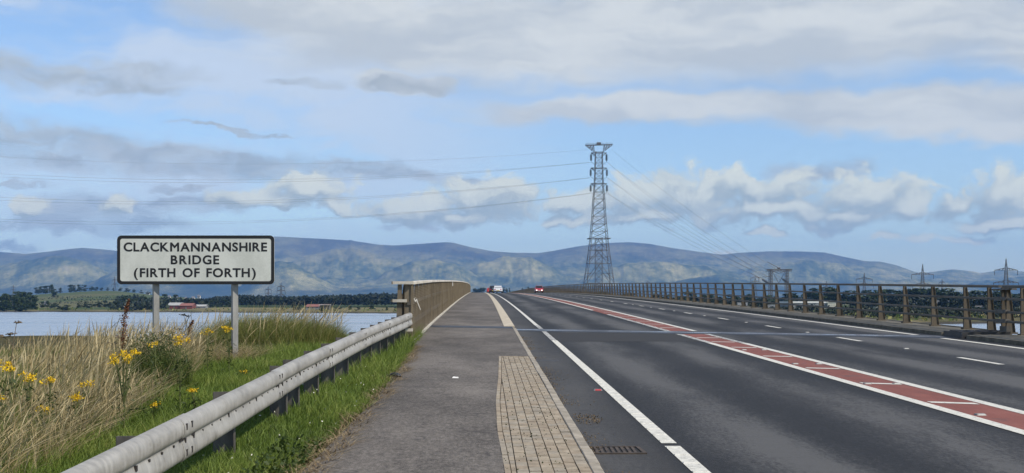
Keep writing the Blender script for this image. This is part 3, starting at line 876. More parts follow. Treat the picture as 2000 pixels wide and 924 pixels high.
# ribbed edge line on the left, with raised bars
line('edge_line', 1.70, 1.848, -10, 12.15, dz=0.005)
line('edge_line', 1.70, 1.848, 12.35, 33.0, dz=0.005)
line('edge_line', 1.70, 1.84, 33.0, YJ(1.7) - 1.2, M_worn)
line('edge_line', 1.70, 1.84, YJ(1.7) + 0.85, 44.0, M_worn)
line('edge_line', 1.69, 1.82, 44.0, 420)
rb = MB().hexa([(1.702, 0, 0), (1.846, 0, 0), (1.846, 0.06, 0), (1.702, 0.06, 0), (1.706, 0.012, 0.006), (1.842, 0.012, 0.006), (1.842, 0.048, 0.006), (1.706, 0.048, 0.006)]).mesh('rib', M_white)
y = 9.0
while y < 33:
    if not 12.0 < y < 12.4:
        o = obj('rib', rb, mk); o.location = (0, y, zp(y) + 0.005); o.rotation_euler = (0.019, 0, 0)
    y += 0.5
# red central strip
line('red_strip', 5.50, 6.42, -10, YJ(6) - 1.2, M_red, 0.003)
line('red_strip', 5.50, 6.42, YJ(6) + 0.85, 420, M_red, 0.003)
for x0, x1 in ((5.47, 5.64), (6.29, 6.45)):
    line('strip_line', x0, x1, -10, 31.5, dz=0.007)
    line('strip_line', x0, x1, 31.5, YJ(6) - 1.2, M_worn, 0.007)
line('strip_line', 6.29, 6.45, YJ(6) + 0.85, 420, dz=0.007)
line('strip_line', 5.47, 5.64, YJ(6) + 0.85, 58, M_worn, 0.007)
line('strip_line', 5.47, 5.62, 66, 420, dz=0.007)
hb = [6.8, 10.0, 13.1, 16.2, 19.2, 22.5, 26.0, 29.4, 32.0, 34.3] + [41.5 + 3.3 * k for k in range(14)]
for y in hb:
    r = [[(5.70, y + 0.14, zp(y + .14) + .007), (6.24, y - 0.06, zp(y - .06) + .007)], [(5.70, y + 0.34, zp(y + .34) + .007), (6.24, y + 0.14, zp(y + .14) + .007)]]
    obj('hatch_bar', gridmesh('hatch_bar', np.array(r, float), M_white, False), mk)
y = 5.9
while y < 300:
    if not YJ(9.5) - 0.7 < y + 1.1 < YJ(9.5) + 0.7: line('lane_dash', 9.50, 9.63, y, y + 2.15)
    y += 8.9
line('edge_line', 12.14, 12.32, -10, YJ(12.2) - 1.2); line('edge_line', 12.14, 12.32, YJ(12.2) + 0.85, 480)

# road studs: each sits in its own casting
M_stud = mat('stud_casting', color=(0.20, 0.19, 0.18), rough=0.6); M_lens = mat('stud_red_lens', color=(0.45, 0.06, 0.06), rough=0.2); M_lensw = mat('stud_white_lens', color=(0.40, 0.40, 0.37), rough=0.4)
def stud_proto(lens):
    r = empty('road_stud', (0, 0, 0))
    c = MB(); c.hexa([(-.065, -.06, -.01), (.065, -.06, -.01), (.065, .06, -.01), (-.065, .06, -.01), (-.05, -.04, .016), (.05, -.04, .016), (.05, .04, .016), (-.05, .04, .016)]).build('casting', M_stud, r)
    MB().hexa([(-.045, -.056, .0), (.045, -.056, .0), (.045, -.030, .0), (-.045, -.030, .0), (-.040, -.048, .014), (.040, -.048, .014), (.04, -.03, .019), (-.04, -.03, .019)]).build('lens', lens, r)
    return r
sp_r, sp_w = stud_proto(M_lens), stud_proto(M_lensw)
used = set()
def stud(p, x, y, label, group):
    o = p if id(p) not in used else copy_tree(p); used.add(id(p))
    o.location = (x, y, zp(y) + 0.004); o.rotation_euler = (0.018, 0, 0); tag(o, label, 'road stud', group)
stud(sp_r, 1.60, 18.2, 'red road stud in the hard strip beside the white edge line', 'studs by the left edge line')
ordn = ['nearest', 'second nearest', 'third nearest', 'fourth nearest', 'fifth nearest', 'sixth nearest', 'seventh nearest', 'eighth nearest', 'ninth nearest', 'tenth nearest']
for k, y in enumerate((14.9, 19.3, 23.8, 28.5)):
    stud(sp_w, 5.76, y, 'white road stud on near edge of red strip, %s to camera' % ordn[k], 'studs in the red strip')
    if k: stud(sp_w, 6.20, y, 'white road stud on far edge of red strip, %s to camera' % ordn[k - 1], 'studs in the red strip')
for k in range(7):
    y = 29.0 + 8.9 * k
    stud(sp_w, 9.53, y, 'white road stud between the right lane dashes, %s to camera' % ordn[k], 'studs along the right lane line')

# gully grate by the kerb
gr = empty('gully_grate', (1.20, 11.85, zp(11.85)), label='rusty iron drain grate in the gutter beside the kerb', cat='drain grate')
MB().box(-.24, .24, -.22, .22, -.002, .002).build('gully_shade_plate', mat('pit_shade', color=(0.016, 0.014, 0.012), rough=0.9), gr)  # flat dark plate painted as the shade below the bars
M_iron = weathered('rusty_iron', (0.030, 0.022, 0.016), (0.085, 0.062, 0.042), 9.0, 0.75)
f = MB()
f.box(-.26, -.225, -.24, .24, -.005, .012); f.box(.225, .26, -.24, .24, -.005, .012); f.box(-.2248, .2248, -.24, -.205, -.005, .012); f.box(-.2248, .2248, .205, .24, -.005, .012)
f.build('frame', M_iron, gr)
for k in range(8):
    x = -.20 + .05 * k
    MB().hexa([(x, -.204, -.004), (x + .026, -.204, -.004), (x + .05, .204, -.004), (x + .024, .204, -.004), (x, -.204, .010), (x + .026, -.204, .010), (x + .05, .204, .010), (x + .024, .204, .010)]).build('bar', M_iron, gr)
gr.rotation_euler = (0.019, 0, 0.04)

# ------------------------------------------------------------------ guardrail (corrugated beam)
gr_x = lambda y: float(np.interp(y, [0, 15, 20, 25, 30.3], [-2.21, -2.20, -2.11, -1.96, -1.80]))
gr_h = lambda y: float(np.interp(y, [0, 6.7, 13.5, 21.8, 30.3], [0.57, 0.585, 0.645, 0.735, 0.79]))
gr_z = lambda y: zp(y) + gr_h(y)
guard = empty('guardrail', (-2.2, 8.4, vz(-2.2, 8.4)), label='weathered pale steel corrugated guardrail leading along the verge to the bridge', cat='guardrail')
off = Vector((2.2, -8.4, -vz(-2.2, 8.4)))
def rel(o): o.location = o.location + off; return o
PR = [(0, -.001), (.028, -.003), (.050, -.012), (.066, -.029), (.075, -.052), (.078, -.080), (.077, -.108), (.070, -.130), (.057, -.141), (.052, -.150), (.055, -.163),
      (.063, -.186), (.071, -.212), (.077, -.238), (.078, -.264), (.071, -.288), (.052, -.305), (.022, -.312)]
prof = PR + [(x - .005, z) for x, z in reversed(PR)]
laps = [0.9, 5.1, 9.2, 13.3, 17.3, 21.3, 25.2, 29.1, 30.35]
for k in range(len(laps) - 1):
    a, b = laps[k] - (0.16 if k else 0), laps[k + 1] + 0.16
    if k == len(laps) - 2: b = laps[k + 1]
    o = 0.006 * ((len(laps) - k) % 2)
    bmn = MB().ext(prof, span(a, b, 0.5), lambda y: gr_x(y) + o, lambda y: gr_z(y) - o * 0.5).build('beam', M_galv, guard, smooth=50)
    rel(bmn)
    s = MB()
    if 3 < laps[k] < 29.2:
        for dy in (-.12, .04):
            for zc in (-.062, -.245):  # raised dark blocks stand in for the shaded slot holes
                yy = laps[k] + dy; xx = gr_x(yy) + (.078 if zc > -.1 else .078) + .0075
                s.hexa([(xx - .02, yy, gr_z(yy) + zc - .026), (xx, yy, gr_z(yy) + zc - .026), (xx, yy + .034, gr_z(yy) + zc - .026), (xx - .02, yy + .034, gr_z(yy) + zc - .026),
                        (xx - .02, yy + .006, gr_z(yy) + zc + .020), (xx, yy + .006, gr_z(yy) + zc + .020), (xx, yy + .040, gr_z(yy) + zc + .020), (xx - .02, yy + .040, gr_z(yy) + zc + .020)])
        for dy in (-.20, -.14, .16, .2):
            yy = laps[k] + dy; s.box(gr_x(yy), gr_x(yy) + .066, yy - .02, yy + .02, gr_z(yy) - .160, gr_z(yy) - .142)
    yy = a + 0.35; i = 0
    while yy < b - 0.2:
        hh = .010 if i % 4 else .022
        s.box(gr_x(yy), gr_x(yy) + (.064 if i % 4 else .069), yy - .016, yy + .016, gr_z(yy) - .166 - hh * .8, gr_z(yy) - .166 + hh * .8)
        yy += 0.32; i += 1
    rel(s.build('bolt_slot_row', M_bolt_slot, bmn, kind='stuff')); bmn.children[0].location = (0, 0, 0)
PY = [5.4, 8.36, 11.33, 14.3, 15.2, 16.75, 18.3, 19.85, 21.4, 22.9, 24.3, 25.6, 26.9, 28.2, 29.4]
for y in PY:
    xx = gr_x(y) - 0.006; zt = gr_z(y) - 0.035; zb = vz(xx - .1, y) - 0.25
    t = random.uniform(-.006, .006)
    p = MB()
    # Z-section post: web across the line of the rail, a flange at each end
    p.hexa([(xx - .200, y - .006, zb), (xx - .005, y - .006, zb), (xx - .005, y + .006, zb), (xx - .200, y + .006, zb),
            (xx - .200 + t, y - .006, zt), (xx - .005, y - .006, zt + t), (xx - .005, y + .006, zt + t), (xx - .200 + t, y + .006, zt)])
    p.box(xx - .013, xx - .002, y - .055, y - .0061, zb, zt - .002); p.box(xx - .205, xx - .193, y + .0061, y + .06, zb, zt - .004)
    p.bar((xx - .1, y - .012, zt - .05), (xx - .1, y + .012, zt - .05), .03, n=6)
    rel(p.build('post', M_post, guard))

# ------------------------------------------------------------------ left bridge parapet with mesh
Y0 = 30.3
lp = empty('bridge_parapet', (-2.05, Y0, zp(Y0)), label='tall brown bridge parapet with mesh infill along the left footpath', cat='bridge parapet')
offL = Vector((2.05, -Y0, -zp(Y0)))
def relL(o): o.location = o.location + offL; return o
YE = 430
hgt = lambda y: float(np.interp(y, [29, 34, 44, 60], [1.53, 1.54, 1.56, 1.56]))
relL(MB().ext([(-2.12, -.075), (-1.985, -.075), (-1.985, -.01), (-2.00, 0), (-2.10, 0), (-2.12, -.01)], span(Y0, 60, 1.5) + span(64, YE, 6), K(0), lambda y: zp(y) + hgt(y)).build('top_rail', M_alu, lp))
for h in (1.02, 0.52):
    relL(MB().ext([(-2.14, -.05), (-2.055, -.05), (-2.055, .03), (-2.14, .03)], span(Y0, YE, 5), K(0), lambda y: zp(y) + h).build('rail', M_par_rail, lp))
relL(MB().ext([(-2.035, .055), (-1.985, .055), (-1.975, .125), (-2.035, .125)], span(Y0 - .2, YE, 5), K(0), zp).build('kick_strip', M_alu, lp))
for h in (1.495, 1.07, 0.38):         # rails return outwards at the end of the parapet
    z = zp(Y0) + h
    relL(MB().box(-2.48 if h > .5 else -2.42, -2.145 if h > .5 and h < 1.2 else -2.0, Y0 - .07, Y0 - .002, z - .035, z + .035).build('end_rail', M_alu, lp))
    if h > .5: relL(MB().box(-2.505, -2.4801, Y0 - .066, Y0 - .006, z - .031, z + .031).build('end_cap', M_par, lp))
def pmesh(topx, basex, w, h):
    p = MB()
    p.hexa([(0, -w / 2, 0), (basex, -w / 2, 0), (basex, w / 2, 0), (0, w / 2, 0), (0, -w / 2, h), (topx, -w / 2, h), (topx, w / 2, h), (0, w / 2, h)][::1])
    q = w / 2 + .028
    p.hexa([(basex - .012, -q, 0), (basex, -q, 0), (basex, -w / 2 - .0005, 0), (basex - .012, -w / 2 - .0005, 0), (topx - .012, -q, h - .04), (topx, -q, h - .04), (topx, -w / 2 - .0005, h - .04), (topx - .012, -w / 2 - .0005, h - .04)])
    p.box(min(0, basex) - .04, max(0, basex) + .04, -.11, .11, -.02, .025)
    p.box(min(0, topx) + .01, max(0, topx) - .01, -.03, .03, h, h + .035)
    return p
pm_l = pmesh(-.075, -.235, .07, 1.45).mesh('post', M_par)
y = Y0 + 0.12
while y < YE:
    o = obj('post', pm_l, lp); o.location = (-2.145, y, zp(y) + .06 + (hgt(y) - 1.56)); relL(o)
    y += 0.62 if y < Y0 + 0.5 else 2.67
for x0, x1, xt, ya, yb in ((-2.44, -2.27, -2.36, 0, .11), (-2.22, -2.07, -2.20, .03, .16)):
    z = zp(Y0); relL(MB().hexa([(x0, Y0 + ya, z - .4), (x1, Y0 + ya, z - .4), (x1, Y0 + yb, z - .4), (x0, Y0 + yb, z - .4), (xt, Y0 + ya, z + 1.455), (x1, Y0 + ya, z + 1.455), (x1, Y0 + yb, z + 1.455), (xt, Y0 + yb, z + 1.455)]).build('end_post', M_endpost, lp))
# end frame details: bolted bracket and base plates
b_ = MB(); z = zp(Y0)
b_.box(-2.30, -2.03, Y0 - .05, Y0 + .02, z + .06, z + .20); b_.box(-2.22, -2.02, Y0 - .12, Y0 - .05, z + .30, z + .34); b_.bar((-2.2, Y0 - .1, z + .15), (-2.05, Y0 - .1, z + .1), .05, n=6); b_.bar((-2.12, Y0 - .13, z + .28), (-2.12, Y0 - .06, z + .05), .04, n=6)
relL(b_.build('end_bracket', M_par, lp))
# mesh panels: welded wire
ends = [Y0 + .03, 44.2] + [44.2 + 12.0 * k for k in range(1, 26)]
for k in range(len(ends) - 1):
    a, b = ends[k] + (.03 if k else 0), ends[k + 1] - .03
    w = MB(); ys = span(a, b, 4.0)
    for i in range(31):
        zc = .15 + .0445 * i
        th = .0055 if i not in (0, 30) else .009
        w.ext([(-2.042, -th), (-2.034, -th), (-2.034, th), (-2.042, th)], ys, K(0), lambda y: zp(y) + zc * (hgt(y) - .06) / 1.5)
    vy = a
    while vy < b:
        z0, z1 = zp(vy) + .13, zp(vy) + hgt(vy) - .06
        w.hexa([(-2.034, vy - .003, z0), (-2.028, vy - .003, z0), (-2.028, vy + .003, z0), (-2.034, vy + .003, z0), (-2.034, vy - .003, z1), (-2.028, vy - .003, z1), (-2.028, vy + .003, z1), (-2.034, vy + .003, z1)])
        vy += .30
    relL(w.build('mesh_panel', M_mesh, lp))
    e = ends[k]
    f = MB(); f.box(-2.05, -2.005, e - .03, e + .028, zp(e) + .06, zp(e) + hgt(e) - .05)
    relL(f.build('panel_stile', M_mesh, lp))
# a twist of white tape tied to the mesh and a small plate further on
tp = MB(); tp.path([(0, 0, 0), (.03, .02, .06), (.05, .03, -.02), (.09, .05, -.12), (.12, .06, -.20)], .035, 5, .012); tp.path([(0, 0, 0), (-.03, -.01, .07), (.0, .01, .10)], .03, 5, .01)
tp.build('tied_tape', mat('white_tape', color=(.7, .68, .62), rough=.6), label='scrap of white tape tied to the near end of the mesh parapet', cat='tape', loc=(-1.70, Y0 + .8, zp(Y0) + 1.05))
pz = MB().box(-.01, .01, -.3, .3, -.14, .14); pz.build('notice_plate', M_plate_w, label='small white plate fixed high on the mesh parapet farther along', cat='plate', loc=(-1.965, 78, zp(78) + 1.36))

# ------------------------------------------------------------------ right bridge parapet
R0 = 14.10
rp = empty('vehicle_parapet', (R0, 36, zp(36)), label='dark brown open parapet of posts and four rails along the right', cat='bridge parapet')
offR = Vector((-R0, -36, -zp(36)))
def relR(o): o.location = o.location + offR; return o
pm_r = pmesh(.09, .235, .08, 1.265).mesh('post', M_par)
py = [34.66, 34.97, 35.95]
y = 37.75
while y < 520: py.append(y); y += 2.72
y = 33.72
while y > 20: py.append(y); y -= 2.72
for y in py:
    o = obj('post', pm_r, rp); o.location = (R0, y, zp(y) + .12); relR(o)
def rrail(h, w, d, m, a, b, nm):
    relR(MB().ext([(R0 - d, h - w), (R0 - .004, h - w), (R0 - .004, h), (R0 - d * .75, h + w * .12), (R0 - d, h - w * .2)], span(a, b, 5), K(0), zp).build(nm, m, rp))
for h, w, d in ((1.415, .070, .10), (1.07, .058, .08), (0.72, .058, .08), (0.465, .058, .08)):
    rrail(h, w, d, M_par_rail, 20, 34.70, 'rail'); rrail(h, w, d, M_par_rail, 34.92, 520, 'rail')
jb = MB()
for h in (1.07, 0.72, 0.465): jb.box(R0 - .10, R0 + .02, 34.45, 35.2, h + zp(35) - .075, h + zp(35) + .03)
jb.box(R0 - .12, R0 + .1, 34.2, 35.4, zp(35) + 1.28, zp(35) + 1.325)
jb.box(R0 - .02, R0 + .12, 34.58, 35.05, zp(35) + .11, zp(35) + .30)
relR(jb.build('rail_sleeve', M_post, rp))

# the alignment: the bridge swings gently left beyond the joint, the left parapet closes in on the path at its end
def bend(y): return -1.1 * (np.clip(np.asarray(y, float) - 40, 0, None) / 225.0) ** 2
def lshift(y): return np.interp(y, [30, 44, 69, 100], [.29, .18, .09, .01])
done = set()
for o in list(C.objects):
    if o.type != 'MESH' or o.data is None: continue
    root = o
    while root.parent is not None: root = root.parent
    if root.name.split('.')[0] not in ('road', 'footpath', 'kerb', 'concrete_verge', 'bridge_deck', 'road_markings', 'bridge_parapet', 'vehicle_parapet', 'road_stud', 'notice_plate'): continue
    oy = o.location.y + (root.location.y if root is not o else 0)
    left = root.name.startswith('bridge_parapet')
    n = len(o.data.vertices); co = np.empty(n * 3, np.float32); o.data.vertices.foreach_get('co', co); co = co.reshape(-1, 3)
    if o.data.users > 1 or root.name.startswith(('road_stud', 'notice')):
        if root.name.startswith(('road_stud', 'notice')):
            if root.name in done: continue
            done.add(root.name); root.location.x += float(bend(root.location.y)); continue
        yc = oy + float(co[:, 1].mean()); o.location.x += float(bend(yc)) + (float(lshift(yc)) if left else 0)
        continue
    yw = co[:, 1] + oy
    co[:, 0] += bend(yw) + (lshift(yw) if left else 0)
    o.data.vertices.foreach_set('co', co.ravel()); o.data.update()

# ------------------------------------------------------------------ the sign
SY = 24.0; px2m = SY / 2500
SX = (382.5 - 948) * px2m; ZT = EYE + (592 - 460) * px2m; ZB = EYE + (592 - 555.5) * px2m
SW, SH = 307 * px2m, ZT - ZB
sg = empty('place_name_sign', (SX, SY, vz(SX, SY)), label='white sign reading CLACKMANNANSHIRE BRIDGE (FIRTH OF FORTH) on two grey posts', cat='sign')
ZS = -vz(SX, SY)
def rrect(w, h, r, n=7):
    pts = []
    for cx, cy, a0 in ((w / 2 - r, h / 2 - r, 0), (-w / 2 + r, h / 2 - r, 90), (-w / 2 + r, -h / 2 + r, 180), (w / 2 - r, -h / 2 + r, 270)):
        for k in range(n + 1):
            a = radians(a0 + 90 * k / n); pts.append((cx + r * cos(a), cy + r * sin(a)))
    return pts
zc = (ZT + ZB) / 2 + ZS
o_ = rrect(SW, SH, .085); n = len(o_)
bd = MB(); bd.add([(x, -.012, zc + z) for x, z in o_] + [(x, .012, zc + z) for x, z in o_], [tuple(reversed(range(n))), tuple(range(n, 2 * n))] + [(i, (i + 1) % n, n + (i + 1) % n, n + i) for i in range(n)])
board = bd.build('board', M_sign, sg)
i_ = rrect(SW - .118, SH - .118, .045)
bo = MB(); vs = [(x, -.0145, zc + z) for x, z in o_] + [(x, -.0145, zc + z) for x, z in i_] + [(x, -.0125, zc + z) for x, z in o_] + [(x, -.0125, zc + z) for x, z in i_]
fs = []
for i in range(n):
    j = (i + 1) % n
    fs += [(j, i, n + i, n + j), (n + j, n + i, 3 * n + i, 3 * n + j), (i, j, 2 * n + j, 2 * n + i)]
bo.add(vs, fs); bo.build('border', M_black, board)
for z in (-.25, .25):
    MB().box(-SW / 2 + .05, SW / 2 - .05, .0125, .045, zc + z - .025, zc + z + .025).build('back_rail', M_signpost, board)
for xx in (304.0, 458.0):
    x = (xx - 948) * (SY + .1) / 2500 - SX
    zb = vz(SX + x, SY + .1) + ZS - .4
    c = MB(); q = .052; r = radians(28)
    ring = [(x + q * 1.414 * cos(r + pi / 4 + k * pi / 2), .12 + q * 1.414 * sin(r + pi / 4 + k * pi / 2)) for k in range(4)]
    c.add([(a, b, zb) for a, b in ring] + [(a, b, zc + SH / 2 - .06) for a, b in ring], [(3, 2, 1, 0), (4, 5, 6, 7)] + [(i, (i + 1) % 4, 4 + (i + 1) % 4, 4 + i) for i in range(4)])
    c.build('post', M_signpost, sg)
glyphs = {}
def glyph(ch):
    if ch not in glyphs:
        cu = bpy.data.curves.new('letter', 'FONT'); cu.body = ch; cu.size = 1.0; cu.bevel_depth = 0.027; cu.bevel_resolution = 0; cu.extrude = 0.004; cu.resolution_u = 6
        t = bpy.data.objects.new('letter', cu); C.objects.link(t)
        bpy.context.view_layer.update()
        me = bpy.data.meshes.new_from_object(t.evaluated_get(bpy.context.evaluated_depsgraph_get()))
        bpy.data.objects.remove(t)
        me.name = 'letter'; me.materials.clear(); me.materials.append(M_black)
        co = np.empty(len(me.vertices) * 3, np.float32); me.vertices.foreach_get('co', co); co = co.reshape(-1, 3)
        glyphs[ch] = (me, co[:, 0].min(), co[:, 0].max(), co[:, 1].min(), co[:, 1].max())
    return glyphs[ch]
Hc = glyph('H'); capH = Hc[4] - Hc[3]
def text_line(txt, x0p, x1p, basep, cap_px):
    s = cap_px * px2m / capH
    W = (x1p - x0p) * px2m; wid = []
    for ch in txt: wid.append(.42 * cap_px * px2m if ch == ' ' else (glyph(ch)[2] - glyph(ch)[1]) * s * 1.06)
    trim = {'T': (.11, .09), 'A': (.05, .05), 'L': (0, .07), 'F': (0, .06), 'O': (.025, .025), 'C': (.025, .04), 'K': (0, .03), 'R': (0, .07), 'S': (.02, .02), 'G': (.025, 0), 'D': (0, .025)}
    em = cap_px * px2m; tl = [trim.get(ch, (0, 0))[0] * em for ch in txt]; tr_ = [trim.get(ch, (0, 0))[1] * em for ch in txt]
    gap = (W - sum(wid) + sum(tl[1:]) + sum(tr_[:-1])) / (len(txt) - 1); x = (x0p - 382.5) * px2m
    zb = EYE + (592 - basep) * px2m + ZS
    for q_, (ch, w) in enumerate(zip(txt, wid)):
        if q_: x -= tl[q_] + tr_[q_ - 1]
        if ch != ' ':
            g_ = glyph(ch); o = obj('letter', g_[0], board)
            o.rotation_euler = (pi / 2, 0, 0); o.scale = (s * 1.06, s, 0.08)
            o.location = (x - g_[1] * s * 1.06, -.0145, zb)
        x += w + gap
text_line('CLACKMANNANSHIRE', 242, 522, 490.6, 17.6)
text_line('BRIDGE', 334, 428.5, 515.6, 17.6)
text_line('(FIRTH OF FORTH)', 262, 500, 540.8, 17.6)
# ------------------------------------------------------------------ cars
def make_car(name, paint_m, label, x, y, rz, L=4.2, W=1.76, H=1.46, lit=False, group='cars crossing the bridge'):
    r = empty(name, (x, y, zp(y)), rz, label=label, cat='car', group=group)
    hw = W / 2
    st = [(-.50, .80, .34, .62, .52), (-.485, .90, .24, .66, .72), (-.44, .97, .20, .70, .88), (-.30, 1.0, .19, .70, .90), (0, 1.0, .19, .69, .90),
          (.22, 1.0, .19, .68, .86), (.34, .98, .20, .62, .76), (.44, .93, .22, .56, .66), (.485, .84, .26, .50, .56), (.50, .74, .32, .46, .48)]
    b = MB(); vs = []
    for yy, w, zb, zm, zt in st:
        zb, zm, zt = zb * H / 1.46, zm * H / 1.46, zt * H / 1.46
        for sx, z in ((-.86, zb), (-1, zb + .12), (-1, zm * .8), (-.95, zt - .03), (-.80, zt), (.80, zt), (.95, zt - .03), (1, zm * .8), (1, zb + .12), (.86, zb)):
            vs.append((sx * w * hw, yy * L, z))
    n = 10; fs = [tuple(range(n)), tuple(reversed([(len(st) - 1) * n + i for i in range(n)]))]
    for k in range(len(st) - 1):
        for i in range(n):
            j = (i + 1) % n; fs.append((k * n + i, (k + 1) * n + i, (k + 1) * n + j, k * n + j))
    b.add(vs, fs); body = b.build('body', paint_m, r, smooth=35)
    zb = .87 * H / 1.46
    g = MB(); cab = [(-.45, .86, 0), (-.40, .76, .62), (-.30, .72, .94), (-.12, .72, 1.0), (.02, .71, .96), (.12, .74, .62), (.25, .80, 0)]
    vs = []
    for yy, w, t in cab:
        z = zb + (H - zb) * t
        vs += [(-.90 * hw, yy * L, zb - .04), (-w * hw - .04 * hw * (1 - t), yy * L, z), (w * hw + .04 * hw * (1 - t), yy * L, z), (.90 * hw, yy * L, zb - .04)]
    fs = [(0, 1, 2, 3), tuple(reversed([len(cab) * 4 - 4 + i for i in range(4)]))]
    for k in range(len(cab) - 1):
        for i in range(3): fs.append((k * 4 + i, k * 4 + 4 + i, k * 4 + 5 + i, k * 4 + 1 + i))
    g.add(vs, fs); g.build('roof', paint_m, r, smooth=30)
    def pane(nm, ya, ta, yb, tb, w0, w1, out):
        za, z2 = zb + (H - zb) * ta, zb + (H - zb) * tb
        p = MB(); p.add([(-w0 * hw, ya * L, za), (w0 * hw, ya * L, za), (w1 * hw, yb * L, z2), (-w1 * hw, yb * L, z2)] + [(-w0 * hw, ya * L + out, za + .012), (w0 * hw, ya * L + out, za + .012), (w1 * hw, yb * L + out, z2 + .012), (-w1 * hw, yb * L + out, z2 + .012)],
                         [(0, 1, 2, 3), (7, 6, 5, 4), (0, 4, 5, 1), (1, 5, 6, 2), (2, 6, 7, 3), (3, 7, 4, 0)]); p.build(nm, M_glass, r)
    pane('rear_window', -.440, .12, -.335, .86, .76, .64, -.03); pane('windscreen', .225, .10, .055, .90, .76, .66, .03)
    for s in (-1, 1):
        p = MB(); xs = s * hw * .885
        p.add([(xs, -.36 * L, zb + .02), (xs, .16 * L, zb + .02), (s * hw * .75, .04 * L, zb + (H - zb) * .86), (s * hw * .75, -.30 * L, zb + (H - zb) * .86),
               (xs + s * .014, -.36 * L, zb + .02), (xs + s * .014, .16 * L, zb + .02), (s * hw * .765 + s * .012, .04 * L, zb + (H - zb) * .86), (s * hw * .765 + s * .012, -.30 * L, zb + (H - zb) * .86)],
              [(0, 1, 2, 3), (7, 6, 5, 4), (0, 4, 5, 1), (1, 5, 6, 2), (2, 6, 7, 3), (3, 7, 4, 0)]); p.build('side_window', M_glass, r)
        MB().box(s * hw * 1.0 if s > 0 else -hw - .14, hw + .14 if s > 0 else -hw, .13 * L, .13 * L + .10, zb + .0, zb + .13).build('mirror', paint_m, r)
        MB().hexa([(s * hw * .62 - .14, -.492 * L - .02, .58 * H / 1.46), (s * hw * .62 + .14, -.492 * L - .02, .58 * H / 1.46), (s * hw * .62 + .16, -.45 * L, .58 * H / 1.46), (s * hw * .62 - .16, -.45 * L, .58 * H / 1.46),
                   (s * hw * .66 - .13, -.488 * L - .02, .74 * H / 1.46), (s * hw * .66 + .12, -.488 * L - .02, .74 * H / 1.46), (s * hw * .66 + .14, -.45 * L, .74 * H / 1.46), (s * hw * .66 - .15, -.45 * L, .74 * H / 1.46)]).build('tail_light', M_tail, r)
        MB().hexa([(s * hw * .62 - .15, .47 * L, .46), (s * hw * .62 + .15, .47 * L, .46), (s * hw * .60 + .12, .502 * L, .46), (s * hw * .60 - .12, .502 * L, .46),
                   (s * hw * .62 - .15, .45 * L, .60), (s * hw * .62 + .15, .45 * L, .60), (s * hw * .60 + .12, .492 * L, .59), (s * hw * .60 - .12, .492 * L, .59)]).build('headlight', M_lamp if lit else M_plate_w, r)
        for yy in (-.30, .31):
            t = MB(); t.disc((s * (hw - .10), yy * L, .31), (1, 0, 0), .31, .20, 18); w_ = t.build('tyre', M_rubber, r)
            MB().disc((s * (hw + .002), yy * L, .31), (1, 0, 0), .20, .02, 14).build('rim', M_rim, w_)
    MB().box(-.26, .26, -.506 * L, -.49 * L, .44, .55).build('number_plate', M_plate_y, r)
    MB().box(-.26, .26, .49 * L, .508 * L, .36, .46).build('number_plate', M_plate_w, r)
    MB().box(-hw * .86, hw * .86, -.497 * L, -.46 * L, .24, .34).build('rear_bumper', M_rubber, r)
    MB().box(-hw * .6, hw * .6, .47 * L, .503 * L, .24, .33).build('grille', M_rubber, r)
    return r
make_car('hatchback_car', M_carwhite, 'white hatchback seen from behind near the crest of the bridge', 2.52, 258, 0, 4.3, 1.84, 1.50)
make_car('dark_car', M_carblack, 'black car partly hidden on the left of the white hatchback', 1.72, 281, 0, 4.4, 1.86, 1.62)
make_car('distant_car', M_carred2, 'orange red car beyond the black car at the bridge crest', 1.15, 322, 0, 4.1, 1.75, 1.36)
make_car('oncoming_car', M_carred, 'dark red hatchback coming towards the camera in the right lane', 10.95, 262, pi, 3.9, 1.72, 1.50, lit=True)

# ------------------------------------------------------------------ pylons
def lattice(mb, lv, leg, br, kind='X'):
    """lv: (z, half width) up the tower"""
    for k in range(len(lv) - 1):
        (z0, a), (z1, b) = lv[k], lv[k + 1]
        cs0 = [(-a, -a, z0), (a, -a, z0), (a, a, z0), (-a, a, z0)]; cs1 = [(-b, -b, z1), (b, -b, z1), (b, b, z1), (-b, b, z1)]
        for i in range(4):
            j = (i + 1) % 4
            mb.bar(cs0[i], cs1[i], leg, n=4)
            mb.bar(cs1[i], cs1[j], br, n=3)
            if kind == 'X': mb.bar(cs0[i], cs1[j], br, n=3); mb.bar(cs0[j], cs1[i], br, n=3)
            else:
                mid = tuple((cs1[i][q] + cs1[j][q]) / 2 for q in range(3)); mb.bar(cs0[i], mid, br, n=3); mb.bar(cs0[j], mid, br, n=3)

